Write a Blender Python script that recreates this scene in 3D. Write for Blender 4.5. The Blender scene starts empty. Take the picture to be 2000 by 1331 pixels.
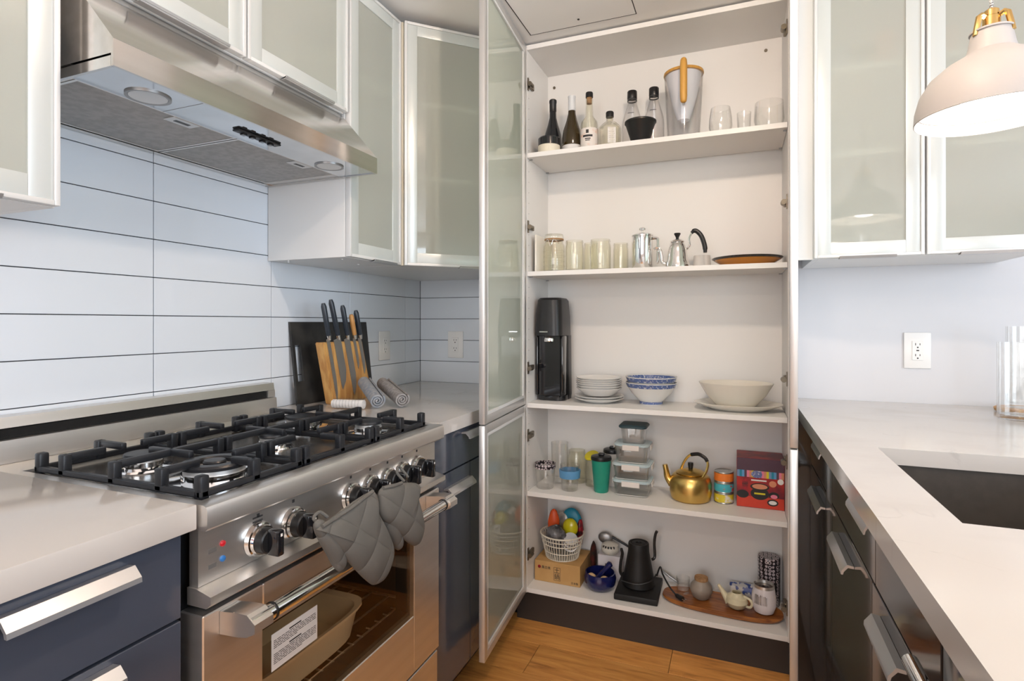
import bpy, bmesh, math, random
from mathutils import Vector, Matrix
random.seed(7)
R = math.radians
scene = bpy.context.scene
COL = scene.collection

# ------------------------------------------------------------------ camera, world, lights, exposure
cam = bpy.data.cameras.new('camera'); camo = bpy.data.objects.new('camera', cam); COL.objects.link(camo)
cam.sensor_width = 36.0; cam.lens = 36.0 * 1092 / 2000; cam.shift_y = -34.5 / 2000
cam.clip_start = 0.05
camo.location = (1.43, 0.0, 1.197); camo.rotation_euler = (R(90), 0, math.atan(440 / 1092))
scene.camera = camo

w = bpy.data.worlds.new('daylight'); scene.world = w; w.use_nodes = True
bg = w.node_tree.nodes['Background']; bg.inputs[0].default_value = (0.86, 0.93, 1.0, 1); bg.inputs[1].default_value = 0.4

def area(name, loc, rot, size, size_y, power, color):
    l = bpy.data.lights.new(name, 'AREA'); l.shape = 'RECTANGLE'; l.size = size; l.size_y = size_y
    l.energy = power; l.color = color
    o = bpy.data.objects.new(name, l); COL.objects.link(o); o.location = loc; o.rotation_euler = rot
    return o
# daylight of the tall windows on the far right and behind the viewer
area('window_daylight_side', (4.50, -0.4, 1.30), (R(90), 0, R(90)), 2.6, 1.6, 92, (0.74, 0.87, 1.0))
area('window_daylight_rear', (1.5, -3.10, 1.45), (R(90), 0, 0), 2.4, 1.4, 52, (0.95, 0.97, 1.0))
scene.cycles.transparent_max_bounces = 48; scene.cycles.max_bounces = 14; scene.cycles.transmission_bounces = 12

vs = scene.view_settings
vs.view_transform = 'Standard'; vs.look = 'None'; vs.gamma = 1.0; vs.use_curve_mapping = False
vs.exposure = 0.26

# ------------------------------------------------------------------ materials
MATS = {}
def mat(name, col, rough=0.5, metal=0.0, coat=0.0, var=None, scale=20.0, stretch=(1, 1, 1), bump=0.0, bscale=None,
        trans=0.0, ior=1.45, emit=None, estr=0.0, spec=None, alpha=None, lo=0.4, hi=0.6, bstretch=None):
    m = bpy.data.materials.new(name); m.use_nodes = True
    nt = m.node_tree; p = nt.nodes['Principled BSDF']
    p.inputs['Base Color'].default_value = (*col, 1); p.inputs['Roughness'].default_value = rough
    p.inputs['Metallic'].default_value = metal; p.inputs['Coat Weight'].default_value = coat
    p.inputs['Coat Roughness'].default_value = 0.05
    p.inputs['Transmission Weight'].default_value = trans; p.inputs['IOR'].default_value = ior
    if spec is not None: p.inputs['Specular IOR Level'].default_value = spec
    if emit: p.inputs['Emission Color'].default_value = (*emit, 1); p.inputs['Emission Strength'].default_value = estr
    if var or bump:
        tc = nt.nodes.new('ShaderNodeTexCoord'); mp = nt.nodes.new('ShaderNodeMapping')
        mp.inputs['Scale'].default_value = stretch
        nt.links.new(tc.outputs['Object'], mp.inputs['Vector'])
        if var:
            n = nt.nodes.new('ShaderNodeTexNoise'); n.inputs['Scale'].default_value = scale; n.inputs['Detail'].default_value = 6
            nt.links.new(mp.outputs[0], n.inputs['Vector'])
            cr = nt.nodes.new('ShaderNodeValToRGB')
            cr.color_ramp.elements[0].color = (*col, 1); cr.color_ramp.elements[1].color = (*var, 1)
            cr.color_ramp.elements[0].position = lo; cr.color_ramp.elements[1].position = hi
            nt.links.new(n.outputs['Fac'], cr.inputs[0]); nt.links.new(cr.outputs[0], p.inputs['Base Color'])
        if bump:
            n2 = nt.nodes.new('ShaderNodeTexNoise'); n2.inputs['Scale'].default_value = bscale or scale * 3; n2.inputs['Detail'].default_value = 4
            nt.links.new(mp.outputs[0], n2.inputs['Vector'])
            b = nt.nodes.new('ShaderNodeBump'); b.inputs['Strength'].default_value = bump; b.inputs['Distance'].default_value = 0.002
            nt.links.new(n2.outputs['Fac'], b.inputs['Height']); nt.links.new(b.outputs[0], p.inputs['Normal'])
    MATS[name] = m
    return m

def facing_fac(nt, lo, hi, power):
    lw = nt.nodes.new('ShaderNodeLayerWeight'); lw.inputs[0].default_value = 0.5
    pw = nt.nodes.new('ShaderNodeMath'); pw.operation = 'POWER'; pw.inputs[1].default_value = power
    ma = nt.nodes.new('ShaderNodeMath'); ma.operation = 'MULTIPLY_ADD'; ma.inputs[1].default_value = hi-lo; ma.inputs[2].default_value = lo
    nt.links.new(lw.outputs['Facing'], pw.inputs[0]); nt.links.new(pw.outputs[0], ma.inputs[0])
    return ma.outputs[0]
def glass(name, tint=(0.96, 0.97, 0.96), rough=0.02, lo=0.04, hi=0.7, power=3.0, gl=(1, 1, 1), edge=0.45):
    m = bpy.data.materials.new(name); m.use_nodes = True; nt = m.node_tree
    nt.nodes.remove(nt.nodes['Principled BSDF']); out = nt.nodes['Material Output']
    t = nt.nodes.new('ShaderNodeBsdfTransparent'); t.inputs[0].default_value = (*tint, 1)
    g = nt.nodes.new('ShaderNodeBsdfGlossy'); g.inputs['Roughness'].default_value = rough; g.inputs[0].default_value = (*gl, 1)
    mx = nt.nodes.new('ShaderNodeMixShader')
    ec = nt.nodes.new('ShaderNodeMixRGB'); ec.inputs[1].default_value = (*tint, 1); ec.inputs[2].default_value = (tint[0]*edge, tint[1]*edge, tint[2]*edge, 1)
    nt.links.new(facing_fac(nt, 0.0, 1.0, 5.0), ec.inputs[0]); nt.links.new(ec.outputs[0], t.inputs[0])
    nt.links.new(facing_fac(nt, lo, hi, power), mx.inputs[0]); nt.links.new(t.outputs[0], mx.inputs[1]); nt.links.new(g.outputs[0], mx.inputs[2])
    nt.links.new(mx.outputs[0], out.inputs[0]); MATS[name] = m
    return m

def frosted(name, tint, milk, clear=0.22, milky=0.40, rough=0.30, lo=0.07):
    m = bpy.data.materials.new(name); m.use_nodes = True; nt = m.node_tree
    nt.nodes.remove(nt.nodes['Principled BSDF']); out = nt.nodes['Material Output']
    rf = nt.nodes.new('ShaderNodeBsdfRefraction'); rf.inputs[0].default_value = (*tint, 1); rf.inputs['Roughness'].default_value = rough; rf.inputs['IOR'].default_value = 1.25
    tr = nt.nodes.new('ShaderNodeBsdfTransparent'); tr.inputs[0].default_value = (*tint, 1)
    df = nt.nodes.new('ShaderNodeBsdfDiffuse'); df.inputs[0].default_value = (*milk, 1)
    tl = nt.nodes.new('ShaderNodeBsdfTranslucent'); tl.inputs[0].default_value = (*milk, 1)
    gl = nt.nodes.new('ShaderNodeBsdfGlossy'); gl.inputs['Roughness'].default_value = 0.03
    def mix(f, a, b):
        x = nt.nodes.new('ShaderNodeMixShader'); x.inputs[0].default_value = f
        nt.links.new(a, x.inputs[1]); nt.links.new(b, x.inputs[2]); return x
    a = mix(clear, rf.outputs[0], tr.outputs[0]); b = mix(0.45, df.outputs[0], tl.outputs[0])
    c = mix(milky, a.outputs[0], b.outputs[0])
    d = mix(0.0, c.outputs[0], gl.outputs[0]); nt.links.new(facing_fac(nt, lo, 0.8, 4.0), d.inputs[0])
    nt.links.new(d.outputs[0], out.inputs[0]); MATS[name] = m
    return m

mat('tile', (0.71, 0.75, 0.80), 0.16, coat=0.3)
mat('grout', (0.035, 0.035, 0.04), 0.8)
mat('paint', (0.63, 0.63, 0.65), 0.6)
mat('ceiling_paint', (0.92, 0.90, 0.885), 0.8)
mat('white_lam', (0.80, 0.785, 0.765), 0.42)
mat('white_cab', (0.76, 0.76, 0.75), 0.35)
mat('alu', (0.66, 0.655, 0.645), 0.38, metal=0.75)
mat('alu_white', (0.70, 0.70, 0.69), 0.35, metal=0.15)
mat('alu_band', (0.62, 0.65, 0.635), 0.32, metal=0.25)
mat('handle_alu', (0.60, 0.60, 0.61), 0.32, metal=0.8)
mat('charcoal', (0.060, 0.070, 0.096), 0.16, coat=0.4)
mat('espresso', (0.050, 0.040, 0.036), 0.10, coat=0.4)
mat('toe_dark', (0.045, 0.036, 0.032), 0.45)
mat('quartz', (0.56, 0.53, 0.50), 0.12, var=(0.50, 0.465, 0.43), scale=3.5, stretch=(1, 1.6, 1), lo=0.5, hi=0.75)
mat('steel', (0.76, 0.735, 0.705), 0.34, metal=0.92, var=(0.72, 0.695, 0.665), scale=6, stretch=(1, .06, 8), bump=0.03, bscale=90)
mat('steel_hood', (0.68, 0.655, 0.63), 0.13, metal=1.0, var=(0.62, 0.595, 0.565), scale=5, stretch=(8, .05, 8))
mat('steel_dark', (0.36, 0.36, 0.36), 0.45, metal=0.9)
mat('chrome', (0.82, 0.81, 0.80), 0.07, metal=1.0)
mat('filter', (0.46, 0.455, 0.445), 0.6, metal=0.5, var=(0.39, 0.385, 0.375), scale=60, bump=0.5, bscale=900)
mat('steel_mirror', (0.74, 0.75, 0.76), 0.07, metal=1.0, var=(0.68, 0.69, 0.70), scale=10)
mat('iron', (0.011, 0.012, 0.015), 0.38)
mat('enamel', (0.10, 0.095, 0.09), 0.22, metal=0.5)
mat('black', (0.012, 0.012, 0.013), 0.35)
mat('black_gloss', (0.010, 0.010, 0.012), 0.08, coat=0.5)
mat('black_matte', (0.007, 0.0066, 0.0066), 0.55)
mat('void', (0.004, 0.004, 0.004), 0.9)
mat('oven_inside', (0.075, 0.045, 0.028), 0.45)
mat('red_led', (0.55, 0.02, 0.03), 0.2)
mat('blue_led', (0.03, 0.16, 0.45), 0.2)
mat('paper', (0.74, 0.72, 0.70), 0.7)
mat('ink', (0.03, 0.028, 0.028), 0.7)
mat('stone_dish', (0.80, 0.72, 0.56), 0.5)
mat('slate', (0.018, 0.018, 0.018), 0.42, var=(0.035, 0.033, 0.03), scale=14)
mat('knife_wood', (0.58, 0.33, 0.11), 0.42, var=(0.42, 0.20, 0.06), scale=9, stretch=(6, 6, .7))
mat('blade', (0.42, 0.40, 0.375), 0.38, metal=0.85)
mat('navy_handle', (0.020, 0.026, 0.036), 0.3)
mat('terry', (0.33, 0.315, 0.31), 0.95, var=(0.24, 0.225, 0.22), scale=90, bump=0.9, bscale=420)
mat('terry_blue', (0.24, 0.27, 0.31), 0.95, var=(0.33, 0.33, 0.34), scale=80, bump=0.9, bscale=420)
mat('terry_white', (0.72, 0.70, 0.68), 0.95, bump=0.7, scale=60, bscale=300)
mat('mitt_lining', (0.09, 0.088, 0.085), 0.9)
mat('outlet', (0.80, 0.79, 0.77), 0.35)
mat('hinge_metal', (0.20, 0.17, 0.13), 0.35, metal=0.9)
mat('brass', (0.66, 0.43, 0.16), 0.25, metal=1.0)
mat('shade_white', (0.47, 0.445, 0.43), 0.5)
mat('lamp_glow', (1, 1, 1), 0.5, emit=(1.0, 0.90, 0.78), estr=22.0)
mat('cord_fabric', (0.7, 0.68, 0.65), 0.8, var=(0.08, 0.08, 0.09), scale=400, lo=.45, hi=.55)
mat('sink_dark', (0.060, 0.053, 0.047), 0.4, var=(0.068, 0.060, 0.053), scale=40)
# kitchen things
mat('wine_dark', (0.008, 0.009, 0.011), 0.07, coat=0.5)
mat('wine_green', (0.035, 0.022, 0.006), 0.07, coat=0.5)
mat('foil_white', (0.66, 0.68, 0.70), 0.4)
mat('cream', (0.72, 0.66, 0.53), 0.5)
mat('label_pink', (0.76, 0.70, 0.66), 0.6, var=(0.72, 0.45, 0.33), scale=30, lo=.55, hi=.68)
mat('cork', (0.42, 0.25, 0.12), 0.8, var=(0.30, 0.16, 0.07), scale=80)
mat('bamboo', (0.62, 0.33, 0.07), 0.4, var=(0.52, 0.26, 0.05), scale=10, stretch=(8, 8, .6))
mat('ice_white', (0.78, 0.80, 0.86), 0.35)
mat('enamel_orange', (0.55, 0.21, 0.02), 0.15, coat=0.5)
mat('porcelain', (0.80, 0.79, 0.77), 0.14, coat=0.4)
mat('porcelain_cream', (0.78, 0.74, 0.66), 0.2, coat=0.3)
mat('porcelain_blue', (0.08, 0.13, 0.32), 0.2, coat=0.4, var=(0.55, 0.58, 0.66), scale=170, lo=.55, hi=.65)
mat('teal_cup', (0.015, 0.26, 0.18), 0.35)
mat('sky_band', (0.11, 0.31, 0.56), 0.5)
mat('yellow', (0.66, 0.56, 0.02), 0.4)
mat('lid_slate', (0.045, 0.085, 0.10), 0.45)
mat('lid_pale', (0.55, 0.68, 0.72), 0.35)
mat('gold', (0.68, 0.47, 0.15), 0.30, metal=1.0)
mat('tin_grey', (0.45, 0.45, 0.43), 0.3, metal=0.9)
mat('can_orange', (0.75, 0.20, 0.03), 0.5, var=(0.80, 0.66, 0.55), scale=45, lo=.6, hi=.66)
mat('can_blue', (0.07, 0.42, 0.50), 0.5, var=(0.60, 0.05, 0.04), scale=30, lo=.56, hi=.6)
mat('can_yellow', (0.70, 0.56, 0.04), 0.5, var=(0.75, 0.70, 0.60), scale=40, lo=.55, hi=.62)
mat('box_red', (0.42, 0.020, 0.016), 0.4, var=(0.16, 0.012, 0.025), scale=14)
mat('box_red2', (0.56, 0.045, 0.02), 0.4)
mat('box_plum', (0.075, 0.035, 0.06), 0.4)
mat('pink', (0.72, 0.20, 0.30), 0.5)
mat('card', (0.52, 0.31, 0.12), 0.75, var=(0.47, 0.275, 0.10), scale=12)
mat('basket_white', (0.70, 0.66, 0.56), 0.45)
mat('plastic_grey', (0.05, 0.05, 0.055), 0.22, var=(0.16, 0.16, 0.17), scale=40, bump=0.9, bscale=60)
mat('orange_red', (0.75, 0.10, 0.02), 0.4)
mat('teal_blue', (0.01, 0.22, 0.34), 0.4)
mat('lime', (0.58, 0.52, 0.01), 0.2, coat=0.4)
mat('crimson', (0.35, 0.01, 0.02), 0.35, var=(0.03, 0.008, 0.01), scale=40)
mat('foil_pack', (0.16, 0.15, 0.14), 0.3, metal=0.4, var=(0.32, 0.28, 0.24), scale=35, bump=0.8, bscale=50)
mat('brown_pouch', (0.09, 0.018, 0.014), 0.35, var=(0.03, 0.02, 0.016), scale=35, bump=0.5, bscale=50)
mat('cobalt', (0.006, 0.010, 0.075), 0.10, coat=0.6)
mat('garlic', (0.66, 0.47, 0.25), 0.6)
mat('bone', (0.66, 0.63, 0.55), 0.4)
mat('tray_wood', (0.36, 0.13, 0.03), 0.35, var=(0.20, 0.06, 0.014), scale=7, stretch=(1.2, 9, 9))
mat('stoneware', (0.30, 0.26, 0.22), 0.4, var=(0.24, 0.20, 0.165), scale=18)
mat('neti', (0.68, 0.62, 0.43), 0.3)
mat('lilac_white', (0.70, 0.66, 0.68), 0.35)
mat('blue_print', (0.66, 0.66, 0.66), 0.3, var=(0.03, 0.07, 0.30), scale=38, lo=.48, hi=.54)
mat('frost_plastic', (0.74, 0.70, 0.66), 0.3)
mat('salmon', (0.62, 0.25, 0.14), 0.6)
mat('denim', (0.16, 0.28, 0.46), 0.6)
mat('vessel_white', (0.78, 0.77, 0.74), 0.3)
glass('clear_glass', (0.98, 0.98, 0.975), 0.02, 0.04, 0.75, 2.4)
glass('clear_glass_warm', (0.97, 0.965, 0.925), 0.03, 0.05, 0.6)
glass('clear_plastic', (0.97, 0.965, 0.965), 0.08, 0.04, 0.5)
glass('oven_glass', (0.93, 0.87, 0.79), 0.03, 0.035, 0.40, 3.5, gl=(0.75, 0.62, 0.50), edge=0.95)
frosted('frost', (0.96, 0.98, 0.95), (0.88, 0.89, 0.82), clear=0.26, milky=0.52, rough=0.20)
frosted('frost_door', (0.90, 0.94, 0.87), (0.80, 0.83, 0.74), clear=0.22, milky=0.58)

# patterned tin: dark with pale ring blossoms (voronoi rings)
def ring_tin():
    m = mat('tin_pattern', (0.02, 0.015, 0.02), 0.3); nt = m.node_tree; p = nt.nodes['Principled BSDF']
    tc = nt.nodes.new('ShaderNodeTexCoord'); v = nt.nodes.new('ShaderNodeTexVoronoi'); v.inputs['Scale'].default_value = 75
    v.inputs['Randomness'].default_value = 0.25
    cr = nt.nodes.new('ShaderNodeValToRGB'); e = cr.color_ramp.elements
    e[0].position = 0.0; e[0].color = (0.02, 0.015, 0.02, 1); e[1].position = 0.62; e[1].color = (0.02, 0.015, 0.02, 1)
    for pos, c in ((0.20, (0.02, 0.015, 0.02)), (0.26, (0.62, 0.55, 0.58)), (0.42, (0.62, 0.55, 0.58)), (0.48, (0.02, 0.015, 0.02))):
        x = cr.color_ramp.elements.new(pos); x.color = (*c, 1)
    nt.links.new(tc.outputs['Object'], v.inputs['Vector']); nt.links.new(v.outputs['Distance'], cr.inputs[0]); nt.links.new(cr.outputs[0], p.inputs['Base Color'])
ring_tin()
# oak planks, tone per plank
def oak():
    m = mat('oak', (0.4, 0.2, 0.08), 0.32); nt = m.node_tree; p = nt.nodes['Principled BSDF']
    tc = nt.nodes.new('ShaderNodeTexCoord'); mp = nt.nodes.new('ShaderNodeMapping'); mp.inputs['Scale'].default_value = (1.0, 9.0, 1.0)
    oi = nt.nodes.new('ShaderNodeObjectInfo'); ad = nt.nodes.new('ShaderNodeVectorMath'); ad.operation = 'ADD'
    sc = nt.nodes.new('ShaderNodeMath'); sc.operation = 'MULTIPLY'; sc.inputs[1].default_value = 37.0
    nt.links.new(oi.outputs['Random'], sc.inputs[0]); nt.links.new(tc.outputs['Object'], mp.inputs['Vector'])
    nt.links.new(mp.outputs[0], ad.inputs[0]); nt.links.new(sc.outputs[0], ad.inputs[1])
    n = nt.nodes.new('ShaderNodeTexNoise'); n.inputs['Scale'].default_value = 4.0; n.inputs['Detail'].default_value = 9; n.inputs['Roughness'].default_value = 0.65; n.inputs['Distortion'].default_value = 0.7
    nt.links.new(ad.outputs[0], n.inputs['Vector'])
    cr = nt.nodes.new('ShaderNodeValToRGB'); e = cr.color_ramp.elements
    e[0].position = 0.30; e[0].color = (0.36, 0.145, 0.036, 1); e[1].position = 0.66; e[1].color = (0.82, 0.42, 0.125, 1)
    x = e.new(0.46); x.color = (0.66, 0.30, 0.080, 1)
    nt.links.new(n.outputs['Fac'], cr.inputs[0])
    hs = nt.nodes.new('ShaderNodeHueSaturation'); mr = nt.nodes.new('ShaderNodeMapRange')
    mr.inputs['To Min'].default_value = 0.72; mr.inputs['To Max'].default_value = 1.2
    nt.links.new(oi.outputs['Random'], mr.inputs['Value']); nt.links.new(mr.outputs[0], hs.inputs['Value'])
    nt.links.new(cr.outputs[0], hs.inputs['Color']); nt.links.new(hs.outputs[0], p.inputs['Base Color'])
    b = nt.nodes.new('ShaderNodeBump'); b.inputs['Strength'].default_value = 0.15; b.inputs['Distance'].default_value = 0.001
    nt.links.new(n.outputs['Fac'], b.inputs['Height']); nt.links.new(b.outputs[0], p.inputs['Normal'])
oak()
# quilted cloth of the oven mitts: stitched diamond grid as relief
def quilt():
    m = mat('quilt', (0.115, 0.110, 0.100), 0.9); nt = m.node_tree; p = nt.nodes['Principled BSDF']
    tc = nt.nodes.new('ShaderNodeTexCoord'); prev = None
    for ang in (R(38), R(-50)):
        mp = nt.nodes.new('ShaderNodeMapping'); mp.inputs['Rotation'].default_value = (ang, 0, 0)
        wv = nt.nodes.new('ShaderNodeTexWave'); wv.bands_direction = 'Z'; wv.wave_profile = 'SIN'; wv.inputs['Scale'].default_value = 4.6
        pw = nt.nodes.new('ShaderNodeMath'); pw.operation = 'POWER'; pw.inputs[1].default_value = 0.28
        nt.links.new(tc.outputs['Object'], mp.inputs['Vector']); nt.links.new(mp.outputs[0], wv.inputs['Vector']); nt.links.new(wv.outputs['Fac'], pw.inputs[0])
        if prev:
            mu = nt.nodes.new('ShaderNodeMath'); mu.operation = 'MULTIPLY'; nt.links.new(prev.outputs[0], mu.inputs[0]); nt.links.new(pw.outputs[0], mu.inputs[1]); prev = mu
        else: prev = pw
    b = nt.nodes.new('ShaderNodeBump'); b.inputs['Strength'].default_value = 0.8; b.inputs['Distance'].default_value = 0.006
    nt.links.new(prev.outputs[0], b.inputs['Height']); nt.links.new(b.outputs[0], p.inputs['Normal'])
quilt()
# quartz veins
def veins():
    m = MATS['quartz']; nt = m.node_tree; p = nt.nodes['Principled BSDF']
    tc = nt.nodes.new('ShaderNodeTexCoord'); n = nt.nodes.new('ShaderNodeTexNoise'); n.inputs['Scale'].default_value = 2.6; n.inputs['Detail'].default_value = 8; n.inputs['Distortion'].default_value = 1.2
    cr = nt.nodes.new('ShaderNodeValToRGB'); e = cr.color_ramp.elements
    e[0].position = 0.488; e[0].color = (0, 0, 0, 1); e[1].position = 0.512; e[1].color = (0, 0, 0, 1); x = e.new(0.5); x.color = (1, 1, 1, 1)
    n2 = nt.nodes.new('ShaderNodeTexNoise'); n2.inputs['Scale'].default_value = 5.0
    c2 = nt.nodes.new('ShaderNodeValToRGB'); c2.color_ramp.elements[0].position = 0.55; c2.color_ramp.elements[1].position = 0.7
    mu = nt.nodes.new('ShaderNodeMath'); mu.operation = 'MULTIPLY'; mu2 = nt.nodes.new('ShaderNodeMath'); mu2.operation = 'MULTIPLY'; mu2.inputs[1].default_value = 0.75
    mx = nt.nodes.new('ShaderNodeMixRGB'); mx.inputs[2].default_value = (0.42, 0.40, 0.38, 1)
    old = p.inputs['Base Color'].links[0].from_socket
    for k in (n, n2): nt.links.new(tc.outputs['Object'], k.inputs['Vector'])
    nt.links.new(n.outputs['Fac'], cr.inputs[0]); nt.links.new(n2.outputs['Fac'], c2.inputs[0])
    nt.links.new(cr.outputs[0], mu.inputs[0]); nt.links.new(c2.outputs[0], mu.inputs[1]); nt.links.new(mu.outputs[0], mu2.inputs[0])
    nt.links.new(mu2.outputs[0], mx.inputs[0]); nt.links.new(old, mx.inputs[1]); nt.links.new(mx.outputs[0], p.inputs['Base Color'])
veins()

# ------------------------------------------------------------------ mesh helpers
def B(): return bmesh.new()
def box(bm, x0, x1, y0, y1, z0, z1, bev=0.0, seg=2):
    v = [bm.verts.new(p) for p in ((x0,y0,z0),(x1,y0,z0),(x1,y1,z0),(x0,y1,z0),(x0,y0,z1),(x1,y0,z1),(x1,y1,z1),(x0,y1,z1))]
    f = [bm.faces.new([v[i] for i in q]) for q in ((0,3,2,1),(4,5,6,7),(0,1,5,4),(1,2,6,5),(2,3,7,6),(3,0,4,7))]
    if bev > 0:
        es = list({e for q in f for e in q.edges})
        bmesh.ops.bevel(bm, geom=es, offset=bev, segments=seg, affect='EDGES', profile=0.5)
    return bm
def lathe(bm, prof, c=(0, 0, 0), seg=32, sx=1.0, sy=1.0, arc=None):
    rings = []
    n = seg if arc is None else seg + 1
    for r, z in prof:
        if r < 1e-6: rings.append([bm.verts.new((c[0], c[1], c[2] + z))])
        else:
            ring = []
            for i in range(n):
                a = 2*math.pi*i/seg if arc is None else arc[0] + (arc[1]-arc[0])*i/seg
                ring.append(bm.verts.new((c[0]+r*sx*math.cos(a), c[1]+r*sy*math.sin(a), c[2]+z)))
            rings.append(ring)
    for a, b in zip(rings, rings[1:]):
        m = max(len(a), len(b))
        for i in range(m if arc is None else m-1):
            j = (i+1) % m
            if len(a) == 1 and len(b) == 1: continue
            if len(a) == 1: bm.faces.new((a[0], b[i], b[j]))
            elif len(b) == 1: bm.faces.new((a[i], a[j], b[0]))
            else: bm.faces.new((a[i], a[j], b[j], b[i]))
    return bm
def tube(bm, pts, r, seg=8, cap=True, closed=False):
    pts = [Vector(p) for p in pts]; n = len(pts)
    rr = r if isinstance(r, (list, tuple)) else [r]*n
    rings = []; prev = None
    for i, p in enumerate(pts):
        if closed: d = (pts[(i+1) % n]-pts[i-1]).normalized()
        else: d = (pts[min(i+1, n-1)]-pts[max(i-1, 0)]).normalized()
        if prev is None:
            u = d.orthogonal().normalized()
        else:
            u = (prev - d*prev.dot(d)).normalized()
        prev = u; v = d.cross(u)
        rings.append([bm.verts.new(p + (u*math.cos(2*math.pi*k/seg) + v*math.sin(2*math.pi*k/seg))*rr[i]) for k in range(seg)])
    m = n if closed else n-1
    for i in range(m):
        a, b = rings[i], rings[(i+1) % n]
        for k in range(seg): bm.faces.new((a[k], a[(k+1) % seg], b[(k+1) % seg], b[k]))
    if cap and not closed:
        bm.faces.new(rings[0][::-1]); bm.faces.new(rings[-1])
    return bm
def prism(bm, poly, axis, a0, a1):
    def P3(p, a):
        return {'x': (a, p[0], p[1]), 'y': (p[0], a, p[1]), 'z': (p[0], p[1], a)}[axis]
    A = [bm.verts.new(P3(p, a0)) for p in poly]; Bv = [bm.verts.new(P3(p, a1)) for p in poly]
    n = len(poly)
    bm.faces.new(A); bm.faces.new(Bv[::-1])
    for i in range(n): bm.faces.new((A[i], Bv[i], Bv[(i+1) % n], A[(i+1) % n]))
    return bm
def cyl(bm, p0, p1, r, seg=20, r1=None):
    return tube(bm, [p0, p1], [r, r if r1 is None else r1], seg)
def frame4(bm, x0, x1, z0, z1, w, y0, y1, bev=0.0):
    box(bm, x0, x0+w, y0, y1, z0, z1, bev); box(bm, x1-w, x1, y0, y1, z0, z1, bev)
    box(bm, x0+w, x1-w, y0, y1, z0, z0+w, bev); box(bm, x0+w, x1-w, y0, y1, z1-w, z1, bev)
    return bm
def spline(pts, n, closed=False):
    pts = [Vector(p) for p in pts]; out = []; m = len(pts)
    segs = m if closed else m-1
    for i in range(segs):
        if closed: p0, p1, p2, p3 = pts[i-1], pts[i], pts[(i+1) % m], pts[(i+2) % m]
        else: p0, p1, p2, p3 = pts[max(i-1, 0)], pts[i], pts[i+1], pts[min(i+2, m-1)]
        for k in range(n):
            t = k/n
            out.append(0.5*((2*p1) + (p2-p0)*t + (2*p0-5*p1+4*p2-p3)*t*t + (-p0+3*p1-3*p2+p3)*t**3))
    if not closed: out.append(pts[-1])
    return out
def puffy(bm, outline, x, thick, n=5):
    pts = spline([(x, a, b) for a, b in outline], n, True)
    c = sum(pts, Vector()) / len(pts)
    for side in (1, -1):
        prev = None
        for s in (1.0, 0.95, 0.85, 0.68, 0.45, 0.2):
            d = thick*math.sqrt(max(0, 1-s*s))*side
            ring = [bm.verts.new((x+d, c.y+(p.y-c.y)*s, c.z+(p.z-c.z)*s)) for p in pts]
            if prev:
                for i in range(len(pts)):
                    j = (i+1) % len(pts); bm.faces.new((prev[i], prev[j], ring[j], ring[i]))
            prev = ring
        cv = bm.verts.new((x+thick*side, c.y, c.z))
        for i in range(len(pts)): bm.faces.new((prev[i], prev[(i+1) % len(pts)], cv))
    bmesh.ops.remove_doubles(bm, verts=bm.verts, dist=1e-5)
    return bm

def finish(name, bm, m, recalc=True, angle=35):
    if recalc: bmesh.ops.recalc_face_normals(bm, faces=bm.faces)
    me = bpy.data.meshes.new(name); bm.to_mesh(me); bm.free()
    for p in me.polygons: p.use_smooth = True
    me.set_sharp_from_angle(angle=R(angle))
    me.materials.append(MATS[m] if isinstance(m, str) else m)
    return me
def mesh_obj(name, me, parent=None, loc=None, rz=0.0, label=None, kind=None):
    o = bpy.data.objects.new(name, me); COL.objects.link(o)
    if parent: o.parent = parent
    if loc: o.location = loc
    if rz: o.rotation_euler = (0, 0, rz)
    if label: o['label'] = label
    if kind: o['kind'] = kind
    return o
class T:
    """a thing: an empty at its base; parts are given in world coordinates (rot=None) or in its local frame"""
    def __init__(s, name, label, cat, loc, rz=None, group=None, kind=None):
        s.o = bpy.data.objects.new(name, None); COL.objects.link(s.o); s.o.empty_display_size = 0.05
        s.o.location = loc; s.local = rz is not None
        if rz: s.o.rotation_euler = (0, 0, rz)
        s.off = Vector((0, 0, 0)) if s.local else -Vector(loc)
        if label: s.o['label'] = label
        if cat: s.o['category'] = cat
        if group: s.o['group'] = group
        if kind: s.o['kind'] = kind
    def p(s, name, bm, m, parent=None, label=None, angle=35, kind=None):
        if s.off.length > 0 and (parent is None or not parent.get('_own')): bmesh.ops.translate(bm, verts=bm.verts, vec=s.off)
        return mesh_obj(name, finish(name, bm, m, angle=angle), parent or s.o, label=label, kind=kind)
def solo(name, bm, m, label, cat, origin, group=None, rz=0.0, local=False, angle=35):
    """a thing that is one mesh; bm in world coordinates unless local"""
    if not local: bmesh.ops.translate(bm, verts=bm.verts, vec=-Vector(origin))
    o = mesh_obj(name, finish(name, bm, m, angle=angle), None, origin, rz)
    o['label'] = label; o['category'] = cat
    if group: o['group'] = group
    return o
def text_mesh(txt, size, m, name, parent, loc, rot, extrude=0.0002):
    cu = bpy.data.curves.new('t', 'FONT'); cu.body = txt; cu.size = size; cu.extrude = extrude; cu.align_x = 'CENTER'; cu.align_y = 'CENTER'
    to = bpy.data.objects.new('t', cu); COL.objects.link(to)
    bpy.context.view_layer.update()
    me = bpy.data.meshes.new_from_object(to.evaluated_get(bpy.context.evaluated_depsgraph_get()))
    bpy.data.objects.remove(to); me.materials.clear(); me.materials.append(MATS[m])
    o = mesh_obj(name, me, parent, loc); o.rotation_euler = rot
    return o

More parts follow.
